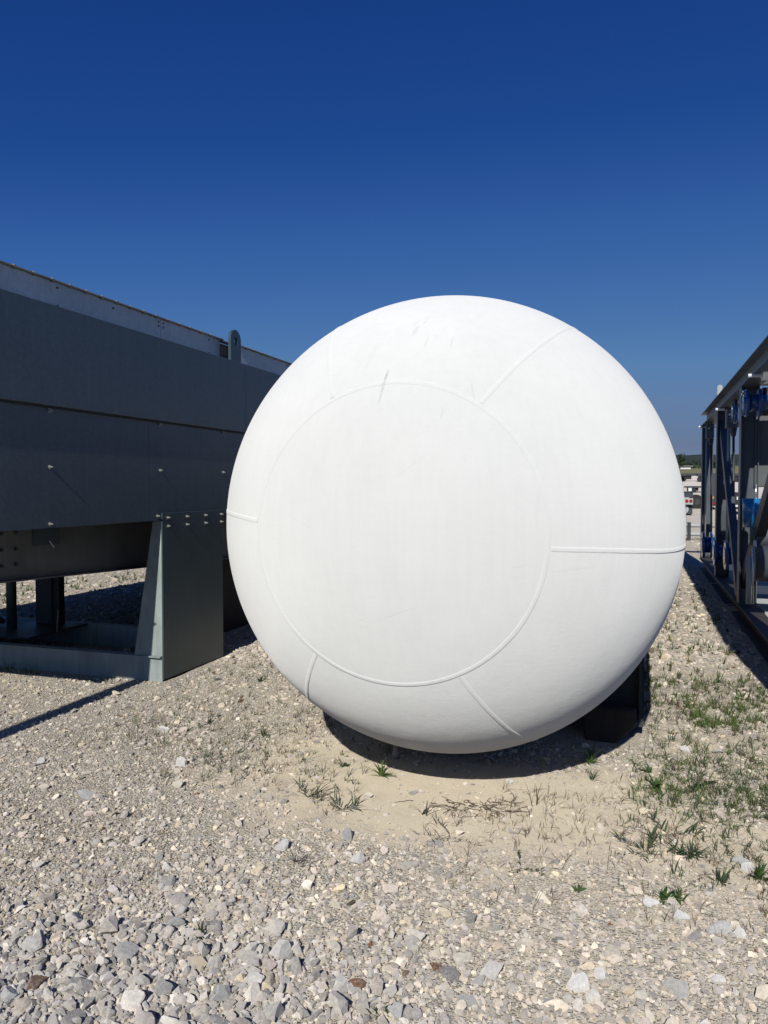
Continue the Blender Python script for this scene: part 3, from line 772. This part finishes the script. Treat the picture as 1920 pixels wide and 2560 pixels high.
# red and white chevron tail seen through the skid
p = ground_at(1838, 1288)
t2 = thing('truck', 'black truck tail with white plates and red lamps seen through the skid frame', 'truck', p)
MB().box(-.4, .4, 0, 5, .25, 1.0).build('body', M['black'], t2)
for x0, x1, z0, z1, m in ((-.33, -.18, .72, .82, 'white'), (.05, .22, .68, .82, 'white'), (-.36, -.24, .36, .5, 'white'), (.0, .28, .36, .45, 'white'), (-.23, -.12, .36, .46, 'red')):
    MB().box(x0, x1, -.02, -.001, z0, z1).build('tail_plate', M[m], t2)
for x in (-.3, .3): MB().tube((x - .08, .6, .25), (x + .08, .6, .25), .25, n=20).build('wheel', M['black'], t2, True)
p = ground_at(1781, 1275)
t3 = thing('truck', 'truck tail with an orange lamp in the gap beside the first post', 'truck', p)
MB().box(-.17, .3, 0, 4, .2, 1.75).build('body', M['dark'], t3)
MB().tube((-.02, -.05, .62), (-.02, -.001, .62), .09, n=16).build('lamp', M['orange'], t3, True)
MB().box(-.16, .2, -.03, -.001, .28, .38).build('tail_plate', M['red'], t3)
# row of flatbed trailers on the far side of the yard
far_spots = [(1700, 1204, 1.6, 'first'), (1757, 1232, 2.6, 'n'), (1748, 1203, 6.0, 'x'), (1795, 1205, 5, 'x'), (1860, 1204, 6, 'x'), (1905, 1205, 7, 'x')]
flabs = ['dark flatbed trailer far off beside the tank edge', 'low black trailer with a white number board on the open yard', 'dark flatbed trailer far off left of the first skid post',
         'dark trailer far off in the gap behind the first skid post', 'dark trailer far off behind the middle of the skid', 'dark trailer far off behind the right of the skid']
for (u, v, L, _), lb in zip(far_spots, flabs):
    p = ground_at(u, v)
    t = thing('flatbed_trailer', lb, 'trailer', p, group='trailers parked across the yard')
    k = .42 if v > 1220 else .85
    MB().box(-L / 2, L / 2, 0, 2.4, .95 * k, 1.3 * k).build('bed', M['dark'], t)
    MB().box(-L / 2 + .2, -L / 2 + .2 + L * .3, .2, 2.2, .35 * k, .94 * k).build('undercarriage', M['black'], t)
    for x in (-L / 2 + .3, -L / 2 + .3 + .8 * k, L / 2 - .4): MB().tube((x, -.02, .44 * k), (x, .3, .44 * k), .44 * k, n=16).build('wheel', M['black'], t, True)
    if v > 1220: MB().box(-L / 2 + .2, -L / 2 + .46, -.03, -.001, .12, .39).build('number_board', M['white'], t)
# steel pipes stacked behind the tank
p = ground_at(1722, 1352)
rk = thing('pipe_rack', 'pair of pale grey steel rails lying across the ground beyond the tank', 'rack', p)
for z in (.20, .46): MB().tube((-1.2, 0, z), (1.2, 0, z), .06, n=14).build('rail', M['skidlight'], rk, True)
MB().box(-.05, .05, -.07, .07, 0, .55).build('upright', M['dark'], rk)
MB().box(-.9, -.8, -.07, .07, 0, .55).build('upright', M['dark'], rk)
# far shed and white building
p = ground_at(1712, 1172); p = Vector((_ray(1716, 1170).x * 420, _ray(1716, 1170).y * 420, 0)); p.z = float(base_z(p.x, p.y))
sh_ = thing('shed', 'long low white roofed shed at the foot of the wooded hill', 'building', p)
MB().box(-3.2, 2.2, 0, 6, 0, 1.2).build('wall', M['white'], sh_)
MB().prism([(-4.4, 1.21), (3.6, 1.21), (3.4, 2.2), (-4.2, 2.2)], 'y', -.5, 6.5).build('roof', M['box'], sh_)
p = Vector((_ray(1912, 1170).x * 420, _ray(1912, 1170).y * 420, 0)); p.z = float(base_z(p.x, p.y))
b2 = thing('house', 'small white house far off at the right edge of the field', 'building', p)
MB().box(-5, 5, 0, 8, 0, 3.2).build('wall', M['white'], b2)
MB().prism([(-5.5, 3.21), (5.5, 3.21), (0, 5.6)], 'y', -.5, 8.5).build('roof', M['dark'], b2)
for k, (u, hgt) in enumerate(((1898, 9), (1914, 12), (1700, 8))):
    q = _ray(u, 1168); p = Vector((q.x * 400, q.y * 400, 0)); p.z = float(base_z(p.x, p.y))
    t = thing('tree', ['lone dark tree beside the far white house', 'taller dark tree at the right edge of the field', 'small dark tree near the long far shed'][k], 'tree', p)
    V = crown_cloud(220, (0, 0, hgt * .6), (hgt * .35, hgt * .35, hgt * .42), 1.1)
    npmesh('crown', V, np.arange(len(V)).reshape(-1, 3), M['leaf'], np.tile([[.03, .05, .025]], (len(V), 1)) * rng.uniform(.6, 1.4, (len(V), 1)), parent=t)
    MB().tube((0, 0, 0), (0, 0, hgt * .5), .25, .12, n=8).build('trunk', M['rust'], t)

# ------------------------------------------------------------------ stones
def ico(sub):
    ph = (1 + 5 ** .5) / 2
    v = [(-1, ph, 0), (1, ph, 0), (-1, -ph, 0), (1, -ph, 0), (0, -1, ph), (0, 1, ph), (0, -1, -ph), (0, 1, -ph), (ph, 0, -1), (ph, 0, 1), (-ph, 0, -1), (-ph, 0, 1)]
    f = [(0, 11, 5), (0, 5, 1), (0, 1, 7), (0, 7, 10), (0, 10, 11), (1, 5, 9), (5, 11, 4), (11, 10, 2), (10, 7, 6), (7, 1, 8), (3, 9, 4), (3, 4, 2), (3, 2, 6), (3, 6, 8), (3, 8, 9), (4, 9, 5), (2, 4, 11), (6, 2, 10), (8, 6, 7), (9, 8, 1)]
    v = [np.array(x, float) / np.linalg.norm(x) for x in v]
    for _ in range(sub):
        c = {}; nf = []
        def mid(a, b):
            k = (min(a, b), max(a, b))
            if k not in c: m_ = v[a] + v[b]; v.append(m_ / np.linalg.norm(m_)); c[k] = len(v) - 1
            return c[k]
        for (a, b, d) in f:
            x, y, z = mid(a, b), mid(b, d), mid(d, a); nf += [(a, x, z), (b, y, x), (d, z, y), (x, y, z)]
        f = nf
    return np.array(v), np.array(f)
def stone_shape(sub, cuts, r_):
    v, f = ico(sub); v = v.copy()
    for _ in range(cuts):
        n = r_.normal(size=3); n /= np.linalg.norm(n); d = r_.uniform(.30, .66)
        t = v @ n; k = t > d; v[k] -= np.outer(t[k] - d, n)
    v *= 1 + r_.normal(size=(len(v), 1)) * (.012 if sub == 2 else .03 if sub else .13)
    v -= v.mean(0); v /= np.abs(v).max(0)
    return v, f
MID = [stone_shape(2, 12, rng) for _ in range(12)] + [stone_shape(1, 9, rng) for _ in range(24)]
LO = [stone_shape(0, 4, rng) for _ in range(30)]
PAL = np.array([(.40, .385, .365), (.46, .44, .41), (.34, .33, .32), (.27, .27, .27), (.52, .495, .45), (.60, .58, .54), (.48, .44, .37), (.38, .35, .31), (.44, .41, .39), (.22, .22, .225), (.55, .50, .40), (.15, .085, .05)])
PW = np.array([.17, .17, .11, .07, .12, .09, .08, .07, .07, .02, .025, .005]); PW /= PW.sum()
PAL = PAL * np.array([1.30, 1.21, 1.08])
def scatter(X, Y, S, lib, lift, name, flat=.6, tilt=.35, grey=0.0):
    n = len(X); Z = ground_z(X, Y); which = rng.integers(0, len(lib), n); Vs = []; Fs = []; Ts = []; off = 0
    cols = PAL[rng.choice(len(PAL), n, p=PW)] * rng.uniform(.74, 1.17, (n, 1)) * (1 + rng.normal(size=(n, 3)) * .012)
    if grey: g_ = cols.mean(1, keepdims=True); cols = cols * (1 - grey) + grey * g_ * np.array([.93, .92, .91]) * rng.uniform(.72, 1.12, (n, 1))
    rz = rng.uniform(0, 2 * math.pi, n); tx = rng.normal(size=n) * tilt; ty = rng.normal(size=n) * tilt
    ax = rng.uniform(.5, 1.0, n); az = rng.uniform(flat * .5, flat * 1.3, n)
    for k in range(len(lib)):
        i = np.where(which == k)[0]
        if not len(i): continue
        bv, bf = lib[k]; P = bv[None] * np.stack([np.ones(len(i)), ax[i], az[i]], -1)[:, None, :] * (S[i] / 2)[:, None, None]
        cx, sx = np.cos(tx[i])[:, None], np.sin(tx[i])[:, None]
        y = P[..., 1] * cx - P[..., 2] * sx; z = P[..., 1] * sx + P[..., 2] * cx; x = P[..., 0]
        cy_, sy_ = np.cos(ty[i])[:, None], np.sin(ty[i])[:, None]
        x, z = x * cy_ + z * sy_, -x * sy_ + z * cy_
        c_, s_ = np.cos(rz[i])[:, None], np.sin(rz[i])[:, None]
        x, y = x * c_ - y * s_, x * s_ + y * c_
        V = np.stack([x + X[i][:, None], y + Y[i][:, None], z + (Z[i] + S[i] * az[i] * .5 * lift[i])[:, None]], -1)
        Vs.append(V.reshape(-1, 3)); m = len(bv)
        Fs.append((bf[None] + (off + np.arange(len(i)) * m)[:, None, None]).reshape(-1, 3)); off += len(i) * m
        Ts.append(np.repeat(cols[i], m, 0))
    V = np.concatenate(Vs); F2 = np.concatenate(Fs); T = np.concatenate(Ts)
    o = npmesh(name, V, F2, M['stone'], T); return tag(o, kind='stuff')
def sandiness(x, y):
    t = np.full(np.shape(x), -.3)
    for (cx, cy, rx, ry, s) in SAND:
        t = np.maximum(t, s * (1.2 - .7 * (((x - cx) / rx) ** 2 + ((y - cy) / ry) ** 2)))
    return np.clip(t + fbm(x * 2.8, y * 2.8, 5) * 2.4, 0, 1)
def coarse(x, y):
    # coarse crushed stone lies near the viewer, most of all on the left
    u = -(x * math.cos(-.32) - y * math.sin(-.32) * -1)
    lat = x * math.cos(YAW) + y * math.sin(YAW); dep = -x * math.sin(YAW) + y * math.cos(YAW)
    k = 1.15 - (dep - 2.1) / 1.25 - np.clip(lat + .75, 0, 3) * .8
    k2 = .30 - (dep - 2.1) / 1.0
    return np.clip(np.maximum(k, k2) + fbm(x * 1.5, y * 1.5, 3) * .8, 0, 1)
def blocked(x, y):
    return ((x < -3.73) & (x > -7.8) & (((y > 5.42) & (y < 5.58)) | ((y > 6.40) & (y < 6.6)))) | ((np.abs(x + 3.74) < .04) & (y > 5.4) & (y < 6.45)) | \
           ((np.abs(x - 1.22) < .12) & (y > 4.2)) | ((np.abs(x - TC.x) < 1.1) & (np.abs(y - 5.13) < .2))
def sample(n, d0, d1, p=1.0, lat=.60):
    # uniform over ground within the wedge the place is seen from, thinning with distance
    t = rng.random(n); d = d0 * (d1 / d0) ** (t ** p); l = rng.uniform(-lat, lat, n) * d
    return -d * math.sin(YAW) + l * math.cos(YAW), d * math.cos(YAW) + l * math.sin(YAW)
# fine chips
def keep(x, y, pr_): k = (rng.random(len(x)) < pr_) & ~blocked(x, y); return x[k], y[k]
x, y = sample(68000, 1.9, 9.0); x, y = keep(x, y, 1 - .84 * sandiness(x, y))
S = np.exp(rng.normal(size=len(x)) * .48) * .0092 * (1 + np.hypot(x, y) * .12)
scatter(x, y, S, LO, rng.uniform(-.2, .7, len(x)), 'gravel')
# medium stones
x, y = sample(30000, 1.9, 7.0, 1.2); cc = coarse(x, y); x, y = keep(x, y, (.12 + .88 * cc) * (1 - .93 * sandiness(x, y)))
S = np.clip(np.exp(rng.normal(size=len(x)) * .42) * .020, .010, .05)
scatter(x, y, S, LO, rng.uniform(-.1, .9, len(x)), 'gravel', .6, .35, .45)
# coarse stones
x, y = sample(13000, 1.9, 4.2, 1.1); k = coarse(x, y); x, y = keep(x, y, k ** 1.3 * (1 - .98 * sandiness(x, y)))
S = np.clip(np.exp(rng.normal(size=len(x)) * .46) * .029, .014, .085)
scatter(x, y, S, MID, rng.uniform(-.25, 1.1, len(x)), 'gravel', .65, .4, .5)
# larger stones here and there
x, y = sample(900, 2.2, 9.0); x, y = keep(x, y, .75 * (1 - .9 * sandiness(x, y)))
S = np.clip(np.exp(rng.normal(size=len(x)) * .3) * .045, .03, .085)
scatter(x, y, S, MID, rng.uniform(-.1, .7, len(x)), 'gravel', .5)
# far gravel beyond the tank and under the plenum
x, y = sample(26000, 7.0, 26.0, 1.0, .62); x, y = keep(x, y, np.full(len(x), .9))
S = np.clip(np.exp(rng.normal(size=len(x)) * .35) * .04, .02, .09) * (1 + np.hypot(x, y) * .02)
scatter(x, y, S, LO, rng.uniform(-.2, .6, len(x)), 'gravel', .5)

# rocks one can pick out, each a thing
ROCKS = [(318, 2373, 66, .62, (.36, .36, .355), 'largest flat grey rock in the coarse gravel at lower left'),
 (702, 2368, 60, .85, (.50, .48, .45), 'blocky pale rock standing alone in front of the gravel, left of centre'),
 (410, 2453, 56, .7, (.27, .28, .29), 'dark slate grey rock in the coarse gravel near the bottom'),
 (354, 2440, 46, .9, (.40, .39, .38), 'tall mid grey rock left of the dark slate rock'),
 (550, 2472, 50, .8, (.30, .32, .34), 'blue grey rock near the bottom of the coarse gravel'),
 (644, 2441, 44, .9, (.58, .56, .53), 'rounded white rock right of the blue grey rock'),
 (82, 2356, 46, .8, (.50, .48, .44), 'pale faceted rock by the left edge'),
 (435, 2297, 52, .6, (.31, .32, .335), 'low blue grey rock behind the coarse gravel'),
 (30, 2480, 50, .7, (.38, .40, .42), 'bluish rock cut by the left edge near the bottom'),
 (856, 2449, 62, .6, (.52, .50, .47), 'long pale flat rock near the bottom centre'),
 (993, 2523, 50, .95, (.38, .385, .39), 'grey veined rock at the bottom edge, centre'),
 (1041, 2330, 42, .8, (.60, .55, .44), 'round cream rock on the fine gravel, centre'),
 (1032, 2361, 28, .7, (.48, .42, .33), 'small tan stone just in front of the round cream rock'),
 (1228, 2417, 62, .6, (.53, .51, .48), 'broad pale veined rock right of centre near the bottom'),
 (1170, 2498, 50, .6, (.33, .34, .35), 'blue grey veined rock below the broad pale rock'),
 (1198, 2440, 40, .6, (.36, .37, .38), 'grey stone tucked against the broad pale rock'),
 (707, 2114, 42, .7, (.50, .50, .49), 'pale square rock on the gravel in front of the tank, left'),
 (896, 2143, 38, .9, (.52, .51, .49), 'pale split rock in front of the sandy patch'),
 (869, 2088, 30, 1.1, (.33, .34, .36), 'upright blue grey stone at the edge of the sandy patch'),
 (877, 2246, 26, .6, (.03, .035, .04), 'small black stone on the fine gravel'),
 (1444, 2460, 58, .8, (.64, .63, .60), 'big white rock at lower right'),
 (1479, 2490, 44, .8, (.64, .60, .50), 'cream white rock in front of the big white rock'),
 (1500, 2424, 42, .7, (.60, .59, .57), 'white rock just behind the big white rock'),
 (1693, 2461, 60, .6, (.40, .40, .39), 'grey marbled rock with a dark side at lower right'),
 (1797, 2308, 62, .6, (.45, .45, .45), 'wide grey marbled rock by the right edge'),
 (1739, 2326, 46, .4, (.25, .25, .26), 'flat dark slate stone left of the marbled rock'),
 (1853, 2325, 36, .7, (.62, .60, .56), 'small white rock right of the marbled rock'),
 (1629, 2245, 44, .5, (.60, .59, .58), 'flat white rock left of the twin weeds'),
 (1700, 2280, 42, .6, (.57, .56, .54), 'pale round rock in front of the twin weeds'),
 (1797, 2438, 38, .6, (.62, .60, .57), 'white oval stone at lower right near the edge'),
 (1870, 2160, 34, .8, (.62, .61, .58), 'white rock beside the green rosette at the right edge'),
 (1850, 2140, 44, .5, (.42, .44, .46), 'blue grey rock behind the white rock at the right edge'),
 (409, 1820, 34, .7, (.62, .59, .57), 'white rock on the gravel right of the steel leg'),
 (455, 1906, 28, .9, (.60, .59, .57), 'bright white stone casting a shadow midway to the leg'),
 (446, 1957, 28, .8, (.60, .54, .38), 'yellowish stone in the middle left gravel'),
 (216, 1984, 44, .6, (.40, .40, .40), 'grey rock in the left gravel'),
 (106, 1900, 24, .8, (.55, .53, .50), 'pale stone at left in front of the shadow line'),
 (1833, 1750, 24, .6, (.50, .40, .26), 'tan stone in the grass beside the skid'),
 (1793, 1874, 30, .6, (.40, .39, .39), 'grey stone in the grass right of the tank'),
 (1714, 1870, 26, .7, (.60, .59, .57), 'white stone in the grass right of the tank'),
 (1272, 1952, 20, .7, (.58, .56, .52), 'small pale stone just outside the tank shadow'),
 (925, 1984, 26, .5, (.62, .55, .38), 'yellow stone on the sand in front of the tank'),
 (1032, 1974, 26, .35, (.30, .30, .31), 'flat grey stone on the sand in front of the tank')]
for (u, v, wpx, hf, c, lb) in ROCKS:
    p = gr(u, v + wpx * .15); s = wpx / F * (p.y * math.cos(YAW) - p.x * math.sin(YAW)) * 1.08
    bv, bf = stone_shape(2, 10, rng)
    V = bv * np.array([s / 2, s / 2 * rng.uniform(.7, .9), s / 2 * hf])
    gm = sum(c) / 3; c = tuple(gm + (q - gm) * .45 + d for q, d in zip(c, (.03, .02, 0.0)))
    o = npmesh('rock', V, bf, M['stone'], np.tile([c], (len(V), 1)).astype(float))
    o.location = (p.x, p.y, float(ground_z(p.x, p.y)) + s * .5 * hf * .55)
    o.rotation_euler = (rng.normal() * .12, rng.normal() * .12, YAW + rng.normal() * .35)
    tag(o, lb, 'rock', 'rocks lying on the gravel')

# ------------------------------------------------------------------ grass and weeds
class Blades:
    def __init__(self): self.V = []; self.F = []; self.T = []
    def blade(self, p, az, L, w_, lean, droop, col):
        o = len(self.V); dx, dy = math.cos(az), math.sin(az); px, py = -dy, dx; n = 4
        x = z = 0.0; a = lean
        for k in range(n + 1):
            t = k / n; ww = w_ * (1 - t) ** .7 * (.6 + .8 * min(t * 3, 1)) / 2 if k < n else 0
            bx, by, bz = p[0] + dx * x, p[1] + dy * x, p[2] + z
            if k < n:
                self.V += [(bx - px * ww, by - py * ww, bz), (bx + px * ww, by + py * ww, bz + ww * .3)]; self.T += [col, col]
            else: self.V.append((bx, by, bz)); self.T.append(col)
            x += L / n * math.sin(a); z += L / n * math.cos(a); a = min(a + droop / n, 2.0)
            z = max(z, .002)
        for k in range(n - 1): self.F += [(o + 2 * k, o + 2 * k + 1, o + 2 * k + 3), (o + 2 * k, o + 2 * k + 3, o + 2 * k + 2)]
        e = o + 2 * n; self.F.append((e - 2, e - 1, e))
    def tuft(self, x, y, n, L, w_, spread, col, z=None):
        z0 = float(ground_z(x, y)) - .004 if z is None else z
        for _ in range(n):
            c = np.array(col) * random.uniform(.65, 1.35) * np.array([random.uniform(.85, 1.2), 1, random.uniform(.85, 1.1)])
            self.blade((x + random.gauss(0, .008), y + random.gauss(0, .008), z0), random.uniform(0, 6.283), L * random.uniform(.45, 1.15), w_ * random.uniform(.7, 1.2), random.uniform(.05, spread), random.uniform(.2, 1.3), tuple(c))
    def build(self, name, mat, parent=None):
        return npmesh(name, np.array(self.V), np.array(self.F), mat, np.array(self.T), True, parent)
GREEN = (.095, .135, .038); DARKG = (.055, .085, .032); DRY = (.22, .17, .10); BROWN = (.11, .085, .06); PALE = (.12, .15, .055)
B = Blades()
def zone(n, f, L, w_, spread, cols, nb):
    k = 0; spread = spread * 1.25; n = int(n * 1.35); L *= 1.3; w_ *= 1.35
    while k < n:
        x, y = f(); 
        if blocked(np.array(x), np.array(y)): continue
        if random.random() < .25 + float(fbm(np.array(x * 1.7 + 9), np.array(y * 1.7), 3)) * 2.2 + .35:
            B.tuft(x, y, random.randint(*nb), L * random.uniform(.5, 1.3), w_, spread, random.choice(cols))
        k += 1
U = random.uniform
zone(860, lambda: (U(-.05, 1.02), U(4.1, 6.9)), .07, .0036, .9, [GREEN, DARKG, DARKG, PALE, BROWN], (3, 8))
zone(300, lambda: (U(.0, .95), U(6.2, 13)), .07, .006, .6, [GREEN, PALE, DARKG, DRY], (4, 9))
zone(230, lambda: (U(.36, .74), U(5.5, 6.1)), .085, .0035, .6, [PALE, GREEN, (.09, .14, .035)], (6, 12))
zone(300, lambda: (U(-.1, .85), U(3.3, 4.5)), .055, .0030, 1.1, [DARKG, GREEN, DARKG, BROWN], (3, 7))
zone(560, lambda: (U(-3.6, -1.9), U(3.9, 6.6)), .055, .0030, 1.0, [DARKG, BROWN, DRY, GREEN], (2, 6))
zone(260, lambda: (U(-2.5, -1.4), U(3.5, 4.5)), .055, .0026, 1.0, [DARKG, DARKG, BROWN], (3, 6))
zone(230, lambda: (U(-3.6, -1.4), U(2.6, 4.2)), .05, .0022, .9, [BROWN, DARKG], (2, 5))
zone(60, lambda: (U(-.6, .6), U(2.7, 3.6)), .035, .0022, 1.2, [DARKG, GREEN, BROWN], (3, 5))
zone(45, lambda: (U(-5.4, -4.0), U(5.25, 5.42)), .10, .003, .5, [DARKG], (2, 5))
zone(110, lambda: (U(-9.5, -8.2), U(7, 12)), .10, .008, .8, [GREEN, PALE, DARKG], (5, 9))
zone(160, lambda: (U(-2.1, -.05), U(4.4, 5.0)), .04, .0026, 1.1, [DARKG, BROWN], (2, 5))
zone(360, lambda: (U(.0, 1.0), U(4.0, 5.4)), .075, .0026, 1.2, [DARKG, GREEN, DARKG], (5, 10))
B.build('grass', M['leaf']); bpy.data.objects['grass']['kind'] = 'stuff'
# dry stalks: thin brown leafless stems
B = Blades()
for _ in range(1100):
    x, y = random.choice([(U(-.2, 1.0), U(3.3, 6.5)), (U(-3.3, -1.8), U(3.6, 6.0)), (U(-.7, .5), U(3.5, 4.1)), (U(-1.0, .9), U(2.9, 3.8))])
    if blocked(np.array(x), np.array(y)): continue
    B.tuft(x, y, random.randint(1, 4), U(.04, .11), .0024, 1.3, random.choice([BROWN, DRY, (.16, .11, .075)]))
B.build('dry_stalks', M['dryleaf']); bpy.data.objects['dry_stalks']['kind'] = 'stuff'

def weed(u, v, label, n, L, w_, spread, col, name='weed'):
    p = gr(u, v); b = Blades(); b.tuft(0, 0, n, L * 1.25, w_ * 1.25, spread, col, z=-.003)
    o = b.build(name, M['leaf']); o.location = (p.x, p.y, float(ground_z(p.x, p.y))); return tag(o, label, 'weed', 'weeds growing through the gravel')
def creeper(u, v, label, runners, reach, L, w_, col):
    p = gr(u, v); b = Blades()
    for k in range(runners):
        a = 6.283 * k / runners + random.uniform(-.5, .5); x = y = 0.0; n = random.randint(3, 5); st = reach / n * random.uniform(.7, 1.1)
        for j in range(n):
            c = tuple(np.array(col) * random.uniform(.7, 1.25))
            b.blade((x, y, .004 + .006 * j), a + random.uniform(-.2, .2), st * 1.25, .003, 1.35, .2, (.09, .075, .05))
            x += st * math.cos(a); y += st * math.sin(a); a += random.gauss(0, .25)
            for sgn in (-1, 1):
                if random.random() < .75: b.blade((x, y, .006 + .008 * j), a + sgn * random.uniform(.35, 1.0), L * random.uniform(.6, 1.2), w_, random.uniform(.7, 1.2), random.uniform(.3, .9), c)
        b.blade((x, y, .01), a, L * 1.1, w_, .9, .6, c)
    o = b.build('weed', M['leaf']); o.location = (p.x, p.y, float(ground_z(p.x, p.y))); return tag(o, label, 'weed', 'weeds growing through the gravel')
weed(1664, 2240, 'larger dark green rosette of pointed leaves, left of a twin', 34, .058, .009, 1.2, (.045, .085, .02))
weed(1697, 2240, 'smaller dark green rosette of pointed leaves, right of a twin', 24, .045, .008, 1.2, (.045, .085, .02))
weed(1898, 2185, 'green rosette weed at the right edge beside a white rock', 34, .062, .009, 1.2, (.05, .09, .022))
creeper(1616, 2118, 'sprawling crabgrass with long flat blades on the sand, right', 5, .13, .075, .009, (.06, .09, .04))
creeper(1672, 2078, 'arching crabgrass stem behind the sprawling one', 3, .12, .07, .009, (.06, .09, .04))
creeper(1716, 2133, 'small spiky grass plant right of the sprawling crabgrass', 6, .05, .06, .007, (.05, .08, .035))
weed(1802, 2196, 'low spiky weed left of the right edge rosette', 20, .06, .006, 1.35, (.05, .075, .035))
weed(1475, 1905, 'tall green tuft growing at the edge of the tank shadow', 30, .12, .006, .9, (.05, .10, .022))
weed(1480, 1945, 'thin drooping tuft on the sand below the tall tuft', 12, .10, .004, 1.2, (.05, .08, .03))
weed(1640, 1965, 'broad leaved green weed right of the sandy patch', 16, .075, .020, 1.3, (.045, .085, .025))
weed(1622, 1925, 'small broad leaved weed behind the larger one', 10, .05, .018, 1.2, (.045, .09, .025))
weed(955, 1935, 'bright green grass clump just in front of the tank shadow', 22, .085, .007, 1.3, (.06, .11, .025))
weed(862, 1910, 'small dark leafy weed left of the bright grass clump', 12, .03, .014, 1.2, (.03, .06, .02))
creeper(765, 1988, 'flat dark grass on the sand left of the tank middle', 5, .10, .07, .006, (.045, .06, .03))
creeper(860, 2020, 'spiky dark grass on the sand, left of centre', 5, .07, .075, .006, (.045, .065, .03))
weed(1058, 2035, 'small spider shaped dark weed in the middle of the sand', 7, .08, .005, 1.45, (.05, .05, .035))
creeper(1125, 2090, 'flat wiry grass in front of the dead roots', 4, .14, .06, .005, (.05, .06, .035))
weed(1330, 2005, 'single upright reddish stalk right of the dead roots', 4, .11, .004, .25, (.10, .09, .05))
weed(745, 2160, 'wiry brown grass on the gravel left of centre', 16, .11, .0035, 1.3, (.08, .07, .055))
creeper(1300, 2165, 'prostrate dark weed on fine gravel, right of centre', 3, .10, .02, .009, (.05, .065, .03))
weed(1445, 2215, 'tiny bright green seedling on fine gravel', 8, .03, .012, 1.3, (.05, .10, .03))
weed(520, 1805, 'dark grass tuft on gravel between the leg and the tank', 22, .08, .0035, 1.1, (.035, .06, .022))
weed(650, 1700, 'green tuft close to the left edge of the tank', 24, .08, .004, 1.0, (.045, .07, .025))
weed(500, 2330, 'small leafy weed poking through the coarse stones', 10, .05, .007, 1.1, (.045, .07, .025))
weed(950, 2530, 'blackish green weed at the bottom edge', 12, .04, .006, 1.3, (.04, .06, .025))
# dead root mat on the sand
b = MB(); p = gr(1215, 2015)
for k in range(46):
    a = random.uniform(0, 6.283); x = random.gauss(0, .10); y = random.gauss(0, .035); z = .004; L = .018
    for j in range(random.randint(4, 10)):
        nx, ny = x + L * math.cos(a), y + L * .6 * math.sin(a); nz = max(.002, z + random.gauss(0, .004))
        b.tube((x, y, z), (nx, ny, nz), .0014, .0012, n=4, caps=False); x, y, z = nx, ny, nz; a += random.gauss(0, .55)
o = b.build('dead_roots', M['rust']); o.location = (p.x, p.y, float(ground_z(p.x, p.y))); o.rotation_euler = (0, 0, YAW)
tag(o, 'mat of dead brown roots lying on the bare sand', 'dead plant', kind='stuff')
# crumpled strap
p = gr(1762, 1960)
b = MB(); pts = [(-.09, -.01, .004), (-.05, .0, .022), (-.02, .004, .010), (.02, .008, .026), (.06, .02, .014), (.09, .03, .012)]
for q, r in zip(pts[:-1], pts[1:]):
    b.add([(q[0], q[1] - .012, q[2]), (q[0], q[1] + .012, q[2]), (r[0], r[1] + .012, r[2]), (r[0], r[1] - .012, r[2]),
           (q[0], q[1] - .012, q[2] - .002), (q[0], q[1] + .012, q[2] - .002), (r[0], r[1] + .012, r[2] - .002), (r[0], r[1] - .012, r[2] - .002)],
          [(0, 1, 2, 3), (7, 6, 5, 4), (0, 3, 7, 4), (1, 5, 6, 2)])
o = b.build('plastic_strap', M['black']); o.location = (p.x, p.y, float(ground_z(p.x, p.y))); o.rotation_euler = (0, 0, YAW + .25)
tag(o, 'crumpled dark plastic strap lying in the weeds at right', 'litter')
# short stub lying by the skid shadow
p = gr(1835, 1632)
o = MB().tube((-.05, 0, .03), (.05, .01, .03), .016, n=8).build('dark_stub', M['black']); o.location = (p.x, p.y, float(ground_z(p.x, p.y)))
tag(o, 'short dark scrap lying at the edge of the skid shadow', 'scrap')
